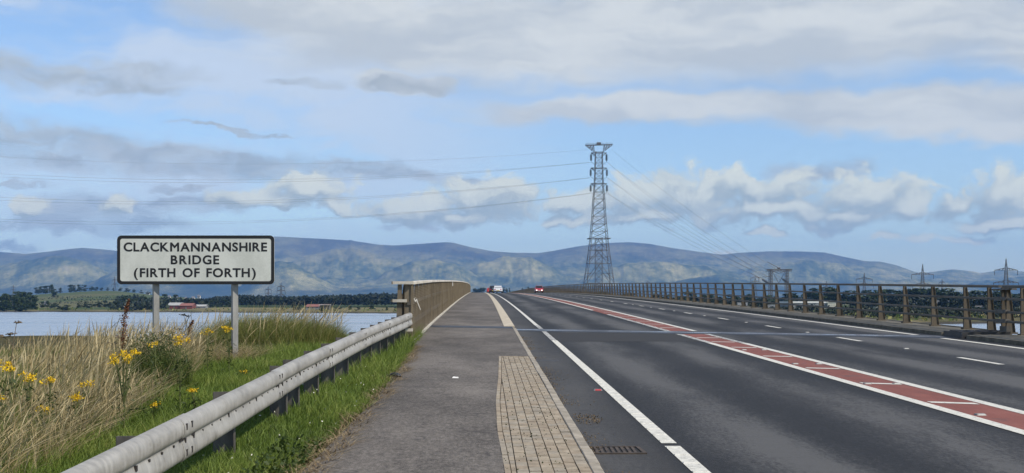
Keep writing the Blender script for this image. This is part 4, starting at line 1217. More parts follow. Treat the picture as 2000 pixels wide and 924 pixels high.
def crossing_tower():
    Y = 1100; x = (1169.5 - 948) / 2500 * Y; gz = WATER + 0.4
    r = empty('crossing_pylon', (x, Y, 0), radians(3), label='very tall lattice pylon carrying the river crossing, dark against the sky', cat='pylon')
    body = MB()
    up = [(57, 7.0), (63, 6.6), (69.5, 6.0), (76, 5.5), (83, 5.1), (90.9, 4.7), (97, 4.1), (103.9, 3.7), (108.4, 3.45), (113, 3.3), (117.5, 3.2), (122, 3.1), (126.7, 3.0), (131.4, 2.95)]
    lattice(body, up, .36, .17, 'X')
    low = [(gz, 14.4), (18.6, 11.6), (35.6, 9.4), (47, 8.0), (57, 7.0)]
    lattice(body, low, .40, .19, 'K')
    for k in range(len(low) - 1):          # secondary bracing in the wide bottom panels
        (z0, a), (z1, b) = low[k], low[k + 1]; zm = (z0 + z1) / 2; m_ = (a + b) / 2
        for sx in (-1, 1):
            for sy in (-1, 1):
                body.bar((sx * m_, sy * m_, zm), (sx * m_ * .5, sy * m_, zm + (z1 - z0) * .0), .18, n=3); body.bar((sx * m_, sy * m_, zm), (sx * m_, sy * m_ * .5, zm), .18, n=3)
                body.bar((sx * m_ * .5, sy * m_, zm), (sx * a * .95, sy * a * .95, z0 + (z1 - z0) * .25), .16, n=3)
    bo = body.build('lattice_frame', M_steel, r)
    core = MB(); lattice(core, [(gz + 5.1 * i, 3.0 if i > 3 else 3.9 - .2 * i) for i in range(13)], 0.16, .10, 'X'); core.build('access_shaft', M_steel, r)
    ring = MB()
    for hw, z in ((8.8, 57), (9.0, 35.6)):
        for s in (-1, 1): ring.box(-hw, hw, s * hw - .5, s * hw + .5, z - .25, z + .25) if z > 50 else None
        if z > 50:
            for s in (-1, 1): ring.box(s * hw - .5, s * hw + .5, -hw + .5, hw - .5, z - .25, z + .25)
    ring.build('walkway', M_steel, r)
    top = MB()
    T = 137.2
    for sy in (-1, 1):
        top.bar((-11.5, sy * 2.2, T), (11.5, sy * 2.2, T + .6), .45, n=4)
        for s in (-1, 1):
            top.bar((s * 11.5, sy * 2.0, T), (s * 2.95, sy * 2.95, 130.8), .34, n=4)
            for q in (.3, .55, .8): top.bar((s * (11.5 - 8.5 * q), sy * 2.2, T), (s * (11.5 - 8.5 * (q - .12)), sy * 2.2, T - 6.2 * (q - .1)), .22, n=3); top.bar((s * (11.5 - 8.5 * q), sy * 2.2, T), (s * (11.5 - 8.5 * (q + .1)), sy * 2.2, T - 6.2 * (q + .1)), .22, n=3)
    for k in range(9): top.bar((-11.5 + 2.875 * k, -2.2, T + .2), (-11.5 + 2.875 * k, 2.2, T + .2), .25, n=3)
    for k in range(8): top.bar((-11.5 + 2.875 * k, -2.2, T + .2), (-8.6 + 2.875 * k, 2.2, T + .2), .2, n=3)
    for k in range(12): top.bar((-11.5 + 2.09 * k, -2.2, T + .2), (-11.5 + 2.09 * k, -2.2, T + 1.4), .12, n=3)
    top.bar((-11.5, -2.2, T + 1.3), (11.5, -2.2, T + 1.7), .14, n=3)
    top.build('top_cross_arm', M_steel, r)
    MB().box(-1.7, 1.7, -1.6, 1.6, T + .5, T + 2.4).build('navigation_light_house', M_steel, r)
    ends = []
    for z in (130.6, 117.6, 104.2):
        a = MB(); hw = 6.9 if z < 130 else 6.6
        for sy in (-1, 1):
            a.bar((-hw, sy * 1.2, z), (hw, sy * 1.2, z), .42, n=4)
            for s in (-1, 1): a.bar((s * hw, sy * 1.2, z), (s * 3.0, sy * 3.0, z - 2.6), .28, n=3)
        for k in range(7): a.bar((-hw + k * hw / 3, -1.2, z), (-hw + k * hw / 3, 1.2, z), .2, n=3)
        a.box(-hw, hw, -.5, .5, z + .05, z + .3)
        a.build('cross_arm', M_steel, r)
        for s in (-1, 1):
            i = MB(); i.bar((s * (hw - .2), 0, z - .2), (s * (hw + .1), 0, z - 1.4), .2, n=4)
            for k in range(9): i.disc((s * (hw + .1), 0, z - 1.6 - .58 * k), (0, 0, 1), .95, .34, 8)
            i.bar((s * (hw + .1), 0, z - 1.2), (s * (hw + .1), 0, z - 7.6), .3, n=4)
            i.bar((s * (hw + .1), 0, z - 7.6), (s * 3.2, 0, z - 10.2), .14, n=3)
            i.build('insulator_string', M_ins, r)
            ends.append((s, z - 7.2))
    return r, x, Y, ends
tower, tx, tY, tends = crossing_tower()

def cable(a, b, sag, label, rad=.13, n=40):
    a = Vector(a); b = Vector(b); pts = []
    for k in range(n + 1):
        t = k / n; p = a.lerp(b, t); p.z -= 4 * sag * t * (1 - t); pts.append(p - a)
    MB().path(pts, rad, 4).build('power_cable', M_wire, label=label, cat='cable', group='overhead power cables', loc=a)
def cable3(a, xm, ym, b, label, rad):
    """cable through end a that passes the bearing (xm, ym) half way to b"""
    m_ = at(xm, ym, (a[1] + b[1]) / 2); sag = (a[2] + b[2]) / 2 - m_.z
    cable(a, b, sag, label, rad)
BL = 1100
rows_l = [((1148, 292.5), (455, 320.5), (-240, 288), 'earth wire', 'top wire'), ((1152, 317), (455, 351.5), (-240, 322), 'front', 'upper cable'), ((1152, 317.5), (455, 356.5), (-240, 328), 'rear', 'upper cable'),
          ((1152, 347), (455, 393), (-240, 369), 'front', 'middle cable'), ((1152, 347.5), (455, 397.5), (-240, 375), 'rear', 'middle cable'),
          ((1152, 377.5), (455, 432.5), (-240, 412), 'front', 'lowest cable'), ((1152, 378), (455, 436), (-240, 418), 'rear', 'lowest cable')]
for (a, m_, b, which, row) in rows_l:
    A = at(a[0], a[1], BL); B = at(b[0], b[1], BL)
    nm = {'earth wire': 'thin earth wire sagging left from the very top of the tall pylon', 'front': 'power cable sagging left from the tall pylon, %s pair, higher wire' % row.split()[0], 'rear': 'power cable sagging left from the tall pylon, %s pair, lower wire' % row.split()[0]}[which]
    cable3(A, m_[0], m_[1], B, nm, .13 if which != 'earth wire' else .09)
GY_ = 820
rows_r = [((1194, 292), (1545, 545), 9, 'thin earth wire running down right from the very top of the tall pylon'),
          ((1186, 317), (1530, 545), 11, 'upper front power cable running down right from the tall pylon'), ((1187, 318), (1508, 545), 12, 'upper rear power cable running down right from the tall pylon'),
          ((1186, 347), (1525, 547), 11, 'middle front power cable running down right from the tall pylon'), ((1187, 348), (1505, 547), 12, 'middle rear power cable running down right from the tall pylon'),
          ((1186, 377), (1520, 549), 10, 'lowest front power cable running down right from the tall pylon'), ((1187, 378), (1500, 549), 12, 'lowest rear power cable running down right from the tall pylon')]
for a, b, sag, lab in rows_r:
    cable(at(a[0], a[1], 1100), at(b[0], b[1], GY_), sag * .35, lab, .12)

def gantry_tower():
    """terminal portal where the crossing comes down"""
    Y = GY_; x = (1521 - 948) / 2500 * Y; s = Y / 2500
    g0 = far_ground(1521, Y); zt = EYE + (592 - 526) * s
    r = empty('terminal_gantry', (x, Y, g0), label='square portal gantry with hanging insulators behind the right parapet', cat='gantry')
    b = MB(); H = zt - g0
    for sx in (-1, 1):
        for cx, cy in ((-1, -1), (1, -1), (1, 1), (-1, 1)):
            b.bar((sx * 5.2 + cx * .9, cy * 2.2, 0), (sx * 5.2 + cx * .7, cy * 1.8, H), .26, n=4)
        for k in range(14):
            z0, z1 = H * k / 14, H * (k + 1) / 14
            for cy in (-2, 2): b.bar((sx * 5.2 - .8, cy, z0), (sx * 5.2 + .8, cy, z1), .15, n=3); b.bar((sx * 5.2 + .8, cy, z0), (sx * 5.2 - .8, cy, z1), .15, n=3)
    b.build('legs', M_steel, r)
    t = MB()
    for z in (H - 1.2, H):
        for cy in (-1.8, 1.8): t.bar((-8.0, cy, z), (8.0, cy, z), .28, n=4)
    for k in range(16):
        t.bar((-8 + k, -1.8, H - 1.2), (-7 + k, -1.8, H), .16, n=3); t.bar((-7 + k, -1.8, H - 1.2), (-8 + k, -1.8, H), .16, n=3)
    t.bar((-4.4, 0, H - 1.2), (0, 0, H - 2.6), .18, n=3); t.bar((4.4, 0, H - 1.2), (0, 0, H - 2.6), .18, n=3); t.box(-.8, .8, -.8, .8, H, H + 1.1)
    for sx in (-1, 1):
        t.bar((sx * 4.2, 0, H - 1.2), (0, 0, H - 9), .16, n=3)
    t.bar((-5.2, 0, H - 9), (5.2, 0, H - 9), .2, n=4)
    t.bar((-13.0, -1, H - 5.2), (-5.5, -1, H - 4.6), .2, n=4)
    t.bar((-13.0, -1, H - 5.2), (-13.0, -1, H - 7.6), .3, n=4)
    t.build('cross_beam', M_steel, r)
    for ax, az in ((-10.4, H - 6.6), (2.6, H - 6.4)):
        i = MB()
        for k in range(8): i.disc((ax + .5 * k, 0, az - .32 * k), (.85, 0, -.53), .75, .3, 8)
        i.bar((ax - .8, 0, az + .5), (ax + 4.6, 0, az - 2.9), .25, n=4); i.build('insulator_string', M_ins, r)
    w = MB(); w.bar((0, 0, H + .9), (-7.5, 0, H + 4.8), .2, n=3); w.bar((-13, -1, H - 5.2), (-18, 0, H - 2.5), .16, n=3); w.build('jumper_wire', M_wire, r)
gantry_tower()

def grid_pylon(px, ytop, Y, arms, label, ah=.5, m=M_steel, th=1.0, base=None):
    """ordinary double-circuit lattice pylon; arms = (height row, half length px)"""
    s = Y / 2500; g0 = far_ground(px, Y) if base is None else base
    r = empty('lattice_pylon', ((px - 948) * s, Y, g0), radians(random.uniform(-6, 6)), label=label, cat='pylon', group='pylons across the estuary')
    H = EYE + (592 - ytop) * s - g0
    za = EYE + (592 - arms[0][0]) * s - g0; b0 = H * .085
    body = MB(); wz = min(H * .95, za)
    lv = [(0, b0), (H * .14, b0 * .84), (H * .28, b0 * .68), (H * .40, b0 * .55), (H * .50, b0 * .44), (H * .58, b0 * .36), (H * .66, b0 * .31), (H * .74, b0 * .27), (H * .82, b0 * .22), (H * .90, b0 * .14), (H, .08)]
    lattice(body, lv, .20 * th, .09 * th, 'X'); body.build('lattice_frame', m, r)
    for row, half in arms:
        z = EYE + (592 - row) * s - g0; L = half * s; a = MB(); w = b0 * .28
        for sx in (-1, 1):
            for sy in (-1, 1):
                a.bar((sx * w * .8, sy * w, z), (sx * L, 0, z - .2), .17 * th, n=3); a.bar((sx * w * .8, sy * w, z + H * .045), (sx * L, 0, z - .1), .2 * th, n=3)
                for q in (.3, .6): a.bar((sx * (w + (L - w) * q), sy * w * (1 - q), z), (sx * (w + (L - w) * (q - .25)), sy * w * (1.2 - q), z + H * .045 * (1.25 - q)), .14 * th, n=3)
        ao = a.build('cross_arm', m, r)
        for sx in (-1, 1):
            i = MB(); i.bar((sx * L, 0, z - .2), (sx * L, 0, z - 3.6), .3 * th, n=5); i.build('insulator_string', M_ins, ao)
    return r
grid_pylon(1965, 505, 900, [(527.5, 22), (552, 24)], 'large lattice pylon with two cross arms at the far right of the parapet')
grid_pylon(1802, 516, 1000, [(536, 22), (556, 20)], 'lattice pylon with a needle top standing in the dip between the hills', th=.9)
grid_pylon(1688, 533, 1250, [(545, 16), (556, 18)], 'squat wide lattice pylon above the pale warehouse end', th=.9)
grid_pylon(1475, 538, 1500, [(543, 9), (551, 10)], 'small distant pylon just left of the portal gantry', th=.8)
grid_pylon(1840, 545, 1700, [(552, 6), (559, 7)], 'tiny distant pylon between the two larger pylons on the right', th=.8)
grid_pylon(1614, 549, 1700, [(555, 6), (561, 7)], 'tiny distant pylon between the portal gantry and the squat pylon', th=.8)
grid_pylon(1265, 548, 2100, [(552, 4), (557, 5)], 'faint pylon tip showing above the right parapet near the tall pylon', th=.8)
grid_pylon(549, 552, 1150, [(560, 7), (568, 8), (576, 7)], 'lattice pylon on far shore just right of the sign board', th=.8)
grid_pylon(524, 560, 1400, [(566, 6), (573, 6)], 'smaller pylon on far shore under the right corner of sign', th=.8)
grid_pylon(224, 540, 1900, [(547, 5), (555, 6)], 'faint pylon on the field ridge at the left edge of sign', th=.9)
grid_pylon(26, 556, 2100, [(561, 4), (566, 5)], 'faint pylon above the dark tree clump at the far left', th=.8)

# ------------------------------------------------------------------ trees
def leafquads(cent, nrm_rand, size, aspect=1.0):
    """quads of given size at centres with random orientation"""
    n = len(cent)
    d = nrm_rand.normal(size=(n, 3)); d /= np.linalg.norm(d, axis=1)[:, None]
    e = np.cross(d, nrm_rand.normal(size=(n, 3))); e /= np.linalg.norm(e, axis=1)[:, None]
    s = np.asarray(size).reshape(-1, 1) * np.ones((n, 1))
    a, b = d * s, e * s * aspect
    V = np.stack([cent - a, cent - b * .6, cent + a, cent + b * .6], 1).reshape(-1, 3)
    return V
def crown_mesh(name, seed, shape, mat_, n=760, leaf=.052):
    r = np.random.default_rng(seed)
    k = 15; cl = []
    for i in range(k):
        a = r.uniform(0, 2 * pi); h = r.uniform(.12, 1.0)
        w = shape(h) * r.uniform(.25, .95)
        cl.append((w * cos(a), w * sin(a), h, r.uniform(.10, .19)))
    cl = np.array(cl); idx = r.integers(0, k, n)
    d = r.normal(size=(n, 3)); d /= np.linalg.norm(d, axis=1)[:, None]; d *= r.uniform(.5, 1.0, (n, 1))
    c = cl[idx, :3] + d * cl[idx, 3:4] * np.array([1.15, 1.15, .85]); c[:, 2] = np.clip(c[:, 2], .06, 1.05)
    V = leafquads(c, r, r.uniform(.7, 1.4, n) * leaf)
    tone = np.clip(r.normal(.5, .2, k)[idx] + r.normal(0, .12, n), 0, 1)
    return npmesh(name, V, np.arange(4 * n), np.full(n, 4), mat_, {'rnd': np.repeat(tone, 4)})
def trunk_mesh(seed):
    r = random.Random(seed); b = MB(); b.bar((0, 0, -.05), (r.uniform(-.02, .02), 0, .45), .06, .035, 6)
    for k in range(5):
        a = r.uniform(0, 6.28); b.bar((0, 0, r.uniform(.18, .4)), (.22 * cos(a), .22 * sin(a), r.uniform(.5, .8)), .026, .008, 4)
    return b.mesh('trunk', M_bark)
shapes = [lambda h: .34 * sqrt(max(0, 1 - ((h - .5) / .56) ** 2)), lambda h: .26 * sqrt(max(0, 1 - ((h - .52) / .55) ** 2)), lambda h: .44 * sqrt(max(0, 1 - ((h - .45) / .6) ** 2)),
          lambda h: .22 * (1.05 - h) + .05, lambda h: .40 * sqrt(max(0, 1 - ((h - .4) / .65) ** 2))]
crowns = [crown_mesh('crown', 100 + i, shapes[i % 5], M_tree) for i in range(10)]
trunks = [trunk_mesh(i) for i in range(4)]
def plant_tree(px, ybase, ytop, Y=None, shape=None, wscale=1.0, name='tree', label=None, group=None, cat='tree', low=False):
    if Y is None: Y = y_of_row(px, ybase)
    g0 = far_ground(px, Y); z1 = EYE + (592 - ytop) * Y / 2500; h = max(z1 - g0, 2.0)
    r = empty(name, ((px - 948) / 2500 * Y, Y, g0), random.uniform(0, 6.28), label=label, cat=cat, group=group)
    o = obj('crown', crowns[shape if shape is not None else random.randrange(10)], r); o.scale = (h * wscale, h * wscale, h * .97)
    t = obj('trunk', random.choice(trunks), r); t.scale = (h, h, h)
    return r
ORD = ['first', 'second', 'third', 'fourth', 'fifth', 'sixth', 'seventh', 'eighth', 'ninth', 'tenth', 'eleventh', 'twelfth', 'thirteenth', 'fourteenth', 'fifteenth', 'sixteenth', 'seventeenth', 'eighteenth', 'nineteenth', 'twentieth',
       'twenty first', 'twenty second', 'twenty third', 'twenty fourth', 'twenty fifth', 'twenty sixth', 'twenty seventh', 'twenty eighth', 'twenty ninth', 'thirtieth', 'thirty first', 'thirty second']
def row_of_trees(lst, fmt, group, up=0.0, fat=1.0, **kw):
    for k, t in enumerate(sorted(lst, key=lambda t: t[0])):
        plant_tree(t[0], t[1], t[2] - up, Y=t[3] if len(t) > 3 else None, wscale=(t[4] if len(t) > 4 else 1.0) * fat, label=fmt % ORD[k], group=group, **kw)
# dark clump at the far left
row_of_trees([(-12, 604, 578, 930, 1.3), (2, 604, 580, 900, 1.2), (12, 604, 575, 960, 1.2), (24, 604, 575, 900, 1.2), (34, 604, 572, 980, 1.1), (44, 604, 573, 920, 1.2), (54, 604, 573, 970, 1.1), (62, 604, 578, 910, 1.1), (68, 604, 584, 900, 1.0), (30, 604, 585, 870, 1.3), (50, 604, 587, 865, 1.2), (10, 604, 588, 865, 1.3)],
             'dark broadleaf tree in the dense clump at far left, %s from left', 'trees in the far left clump', up=1.5, fat=1.35, name='clump_tree')
# row along the field ridge
row_of_trees([(71, 575, 567, 1880), (80, 575, 565, 1880, 1.2), (89, 575, 563, 1880, 1.3), (101, 575, 561, 1880), (108, 587, 570, 1500), (118, 574, 567, 1880), (137, 574, 561, 1880), (144, 574, 563, 1880, 1.2), (156, 574, 561, 1880, 1.1), (167, 574, 562.5, 1880), (178, 575, 565, 1880, 1.5), (189, 575, 566, 1880, 1.5), (199, 576, 567, 1880, 1.3), (211, 576, 567, 1880, 1.3), (221, 577, 568, 1880), (236, 578, 567, 1880, 1.5), (248, 579, 568, 1880, 1.5), (262, 580, 570, 1880, 1.3), (276, 580, 572, 1880, 1.3), (290, 580, 574, 1880, 1.3)],
             'hazy tree on the skyline of the green field ridge, %s from left', 'trees along the field ridge', up=5.0, fat=1.25, name='ridge_tree')
# along the far shore on the left
row_of_trees([(82, 602, 592, 1000), (93, 602, 590, 1050), (98, 603, 596, 950, 1.5), (107, 602, 594, 980, 1.4), (118, 604, 600, 900, 2.2), (130, 607, 598.5, 862, 1.5), (155, 602, 595, 980, 1.3), (168, 602, 592, 1000, 1.3), (176, 603, 596, 960, 1.6), (186, 602, 593, 1000, 1.3), (195, 602, 593, 1000, 1.4), (204, 602, 590, 1040, 1.2), (214, 602, 593, 1000, 1.4), (228, 600, 588, 1100, 1.1), (241, 602, 582, 980, 1.3), (252, 602, 584, 960, 1.2), (266, 602, 586, 980), (281, 602, 583, 940, 1.15), (292, 602, 588, 980), (312, 602, 590, 960), (322, 600, 578, 1150, .8), (343, 600, 579, 1150, .9), (318, 604, 594, 900, 1.8), (385, 602, 588, 960, 1.2)],
             'tree on the far shore left of the red shed, %s from left', 'trees on the far left shore', up=2.5, fat=1.5, name='shore_tree')
row_of_trees([(410, 602, 588, 950, 1.2), (424, 602, 587, 960, 1.2), (436, 602, 584, 980, 1.2), (446, 602, 588, 950), (552, 606, 598, 800, 1.3), (574, 606, 594, 800, 1.3), (585, 606, 596, 790), (628, 606, 598, 780, 1.5), (660, 604, 599, 820, 2.0), (684, 604, 598, 820, 1.6), (700, 605, 600, 800, 1.5), (726, 604, 594, 820, 1.7), (756, 605, 601, 800, 1.6), (772, 604, 600, 800, 1.6)],
             'tree by the far shore in front of the wood, %s from left', 'trees in front of the wood', up=.5, fat=1.2, name='waterside_tree')
# on the land seen beyond the crest of the road
row_of_trees([(927, 572, 564.5, 2050), (934, 572, 563.5, 2050, 1.2), (944, 572, 563, 2050, 1.3), (984, 571, 562, 2050), (989, 571, 563.5, 2050), (995, 571, 563, 2050), (1020, 571, 562.5, 2050), (1032, 571, 560.5, 2050, 1.3), (1038, 571, 562, 2050, 1.2)],
             'tiny tree showing above the crest of the road, %s from left', 'trees beyond the road crest', name='crest_tree')
# behind the right-hand parapet
rt = []
rr = random.Random(5)
for px, yt, Y in ((1180, 573, 900), (1230, 575, 880), (1290, 576, 860), (1345, 573, 840), (1385, 577, 800), (1425, 578, 780), (1462, 577, 800), (1500, 580, 760), (1540, 576, 800), (1580, 573, 820), (1592, 576, 800), (1611, 563, 820), (1635, 573, 800), (1660, 571, 800), (1690, 570, 820), (1718, 570, 780), (1735, 569, 800), (1752, 573, 760), (1781, 565, 760), (1798, 571, 720), (1815, 568, 760), (1832, 566, 760), (1850, 567, 740), (1863, 572, 720), (1884, 578, 700), (1905, 571, 740), (1925, 572, 720), (1941, 575, 700), (1958, 570, 720), (1980, 574, 700), (1999, 572, 720)):
    rt.append((px, 612, yt, Y, 1.35 if px > 1640 else 1.2))
row_of_trees(rt, 'dark tree seen through the right parapet rails, %s from left', 'trees behind the right parapet', up=2.0, fat=1.7, name='roadside_tree')
# the wood beyond: reads as one mass
wr = np.random.default_rng(77); cs = []; sz = []; tn = []
for k in range(2100):
    left = k < 1050; near = k >= 1450
    px = wr.uniform(385, 930) if left else wr.uniform(1080, 2050)
    if near:
        while 1500 < px < 1680: px = wr.uniform(1080, 2050)
    Y = 1020 + 480 * wr.uniform(0, 1) ** 1.8 if left else wr.uniform(620, 800) if near else wr.uniform(900, 1400)
    if left: ytop = np.interp(px, [385, 420, 480, 560, 640, 700, 800, 930], [586, 579, 575.5, 577, 576, 574, 570, 570])
    else: ytop = np.interp(px, [1080, 1500, 1640, 1800, 2050], [577, 581, 576, 573, 573])
    if near: ytop += wr.uniform(3, 14)
    Ym = 1500 if left else 800 if near else 1400
    g0 = far_ground(px, Y)
    hgt_ = (EYE + (592 - ytop) * (Ym if left else Y) / 2500 - g0) * wr.uniform(.80, 1.03)
    hgt_ = max(hgt_, 4) * (.62 + .38 * (Y - 1020) / 480 if left else 1.0)
    n = 46; d = wr.normal(size=(n, 3)); d /= np.linalg.norm(d, axis=1)[:, None]; d[:, 2] = np.abs(d[:, 2])
    rad = hgt_ * wr.uniform(.30, .48)
    c = np.array([(px - 948) / 2500 * Y, Y, g0 + hgt_ * .35]) + d * np.array([rad, rad, hgt_ * .62]) * wr.uniform(.75, 1.0, (n, 1))
    cs.append(c); sz.append(wr.uniform(.13, .25, n) * hgt_); tn.append(np.clip(wr.normal(.5, .22) + wr.normal(0, .13, n), 0, 1))
for k in range(900):               # low scrub on the flat behind the right parapet and thickets round the ridge
    px = wr.uniform(1380, 2050) if k < 620 else wr.uniform(225, 400)
    s_ = 2500 * (EYE - WATER) / (np.interp(px, SHX, SHY) - 592)
    Y = s_ + 22 + (170 if k < 620 else 500) * wr.uniform(0, 1) ** 1.3
    if k >= 620 and px > 318: Y = max(Y, 945)
    h = wr.uniform(1.2, 3.4) if k < 620 else wr.uniform(3, 8); n = 26
    d = wr.normal(size=(n, 3)); d /= np.linalg.norm(d, axis=1)[:, None]; d[:, 2] = np.abs(d[:, 2])
    cs.append(np.array([(px - 948) / 2500 * Y, Y, far_ground(px, Y) + .1 * h]) + d * np.array([h * .7, h * .7, h * .8]) * wr.uniform(.6, 1, (n, 1))); sz.append(wr.uniform(.14, .28, n) * h); tn.append(np.clip(wr.normal(.6, .25) + wr.normal(0, .12, n), 0, 1))
cs = np.concatenate(cs); sz = np.concatenate(sz); tn = np.concatenate(tn)
obj('woodland', npmesh('woodland', leafquads(cs, wr, sz), np.arange(4 * len(cs)), np.full(len(cs), 4), M_wood, {'rnd': np.repeat(tn, 4)}), label='dark band of distant woodland along the far shore', cat='woodland', kind='stuff')
# hedges across the ridge fields
hr = np.random.default_rng(9); cs = []
for (xa, ya, xb, yb) in ((70, 582, 250, 583), (75, 592, 245, 594), (110, 586.5, 240, 588), (300, 592, 345, 590)):
    for k in range(150):
        px = hr.uniform(xa, xb); py = ya + (yb - ya) * (px - xa) / (xb - xa); Y = y_of_row(px, py) if k % 6 == 0 else Y
        cs.append(((px - 948) / 2500 * Y, Y + hr.normal(0, .8), far_ground(px, Y) + hr.uniform(0, 1.6)))
cs = np.array(cs); obj('hedgerows', npmesh('hedgerows', leafquads(cs, hr, hr.uniform(.5, 1.1, len(cs))), np.arange(4 * len(cs)), np.full(len(cs), 4), M_wood, {'rnd': np.repeat(hr.uniform(0, 1, len(cs)), 4)}), label='thin dark hedges between the green ridge fields', cat='hedge', kind='stuff')
# reeds and scrub along the far water line
cs = []; 
for k in range(2600):
    px = hr.uniform(-30, 2020)
    if 830 < px < 1380: continue
    s_ = 2500 * (EYE - WATER) / (np.interp(px, SHX, SHY) - 592); Y = s_ + 8 + hr.exponential(40)
    if vnoise(np.array([px / 9.0]), np.array([Y / 40.0]), 4)[0] < .45: continue
    cs.append(((px - 948) / 2500 * Y, Y, far_ground(px, Y) + hr.uniform(0, 1.1)))
cs = np.array(cs); obj('shore_scrub', npmesh('shore_scrub', leafquads(cs, hr, hr.uniform(.4, 1.0, len(cs))), np.arange(4 * len(cs)), np.full(len(cs), 4), M_rough, {'rnd': np.repeat(hr.uniform(0, 1, len(cs)), 4)}), label='low scrub and reeds lining the far water edge', cat='scrub', kind='stuff')

# ------------------------------------------------------------------ buildings across the water
M_wallw = weathered('white_render', (0.42, 0.41, 0.39), (0.56, 0.55, 0.53), 0.3, 0.9); M_slate = weathered('slate_roof', (0.10, 0.105, 0.115), (0.17, 0.17, 0.18), 0.4, 0.8)
M_greyr = weathered('grey_sheet_roof', (0.30, 0.305, 0.29), (0.42, 0.42, 0.40), 0.2, 0.7); M_redr = weathered('red_sheet_roof', (0.19, 0.068, 0.048), (0.27, 0.108, 0.078), 0.2, 0.7); M_redw = weathered('red_sheet_wall', (0.13, 0.035, 0.030), (0.19, 0.055, 0.045), 0.2, 0.8)
M_greyw = weathered('grey_cladding', (0.16, 0.17, 0.17), (0.25, 0.26, 0.255), 0.2, 0.7); M_palew = weathered('pale_cladding', (0.55, 0.53, 0.42), (0.68, 0.66, 0.55), 0.2, 0.7); M_trimw = weathered('white_fascia', (0.66, 0.66, 0.63), (0.78, 0.78, 0.75), 0.3, 0.7)
def gable(name, px0, px1, Y, zb, he, hr_, D, mw, mr, label, cat='building', group=None, win=0, door=True):
    """gabled building, ridge along x, front wall facing the water"""
    s = Y / 2500; x0, x1 = (px0 - 948) * s, (px1 - 948) * s; cx = (x0 + x1) / 2; w = (x1 - x0) / 2
    r = empty(name, (cx, Y, zb), label=label, cat=cat, group=group)
    m = MB(); m.box(-w, w, 0, D, 0, he); m.add([(-w, 0, he), (-w, D, he), (-w, D / 2, hr_), (w, 0, he), (w, D, he), (w, D / 2, hr_)], [(0, 2, 1), (3, 4, 5)]); m.build('wall', mw, r)
    o = .4; t = .25
    for a, b in ((-o, D / 2), (D + o, D / 2)):
        za = he - (hr_ - he) * o / (D / 2)
        MB().hexa([(-w - o, a, za), (w + o, a, za), (w + o, b, hr_), (-w - o, b, hr_), (-w - o, a, za + t), (w + o, a, za + t), (w + o, b, hr_ + t), (-w - o, b, hr_ + t)] if a < b else
                  [(-w - o, b, hr_), (w + o, b, hr_), (w + o, a, za), (-w - o, a, za), (-w - o, b, hr_ + t), (w + o, b, hr_ + t), (w + o, a, za + t), (-w - o, a, za + t)]).build('roof', mr, r)
    for k in range(win):
        xx = -w + (k + .5) * 2 * w / win
        f = MB().box(xx - .6, xx + .6, -.05, .1, he * .45, he * .8).build('window', M_glass, r); MB().box(xx - .7, xx + .7, -.12, -.051, he * .41, he * .449).build('sill', M_trimw, f)
    if door: MB().box(-.5, .5, -.06, .1, 0, min(2.1, he * .7)).build('door', M_slate, r)
    return r
Y = 905; g0 = far_ground(360, Y)
gable('barn', 327, 352, Y + 8, g0, 2.6, 4.4, 16, M_redw, M_greyr, 'farm barn with a pale grey roof between the sign posts')
gable('red_shed', 351, 375, Y, g0, 2.3, 4.0, 14, M_redw, M_redr, 'shed with a bright red roof between the sign posts')
gable('long_shed', 377, 401, Y + 12, g0, 1.9, 3.0, 10, M_greyw, M_greyr, 'long low grey shed to the right of the red shed')
Y = 830; g0 = far_ground(620, Y)
gable('rusty_shed', 598, 640, Y, g0, 2.0, 3.4, 16, M_greyw, M_redr, 'long shed with a dull red roof on the shore right of sign', win=5)
r_ = empty('canopy_shed', ((634 - 948) / 2500 * 815, 815, g0), label='open shed with a pale flat roof beside the dull red shed', cat='building')
MB().box(-3.6, 3.6, -2, 4, 3.1, 3.5).build('roof', M_greyr, r_)
for sx in (-3.4, 0, 3.4): MB().box(sx - .12, sx + .12, -1.8, -1.56, 0, 3.0999).build('post', M_greyw, r_)
MB().box(-3.4, 3.4, 3.6, 3.8, 0, 3.0999).build('wall', M_slate, r_)
for k, (px, py, w, Y) in enumerate(((288, 580, 6, 2000), (330, 583, 4, 1700), (377, 582, 5, 1650), (388, 578.5, 5, 1800), (362, 585, 3, 1600), (345, 584, 3, 1600), (88, 599, 4, 1150), (238, 601, 3, 940))):
    s = Y / 2500; zb = EYE + (592 - py - 2) * s
    g0 = far_ground(px, Y); zb = min(max(zb - 1.5, g0 - 1), g0 + 14)
    nm = ['left of the left sign post', 'just right of the left sign post', 'on the rise behind the red shed', 'highest above the red shed', 'low behind the red shed, right one', 'low behind the red shed, left one', 'beside the trees right of the left clump', 'at the shore below the sign left edge'][k]
    gable('white_house', px - w / 2, px + w / 2, Y, zb, 2.6, 4.6, 5, M_wallw, M_slate, 'small white house ' + nm, 'house', 'white houses across the estuary', win=2)
    if zb > g0 + .2: pass
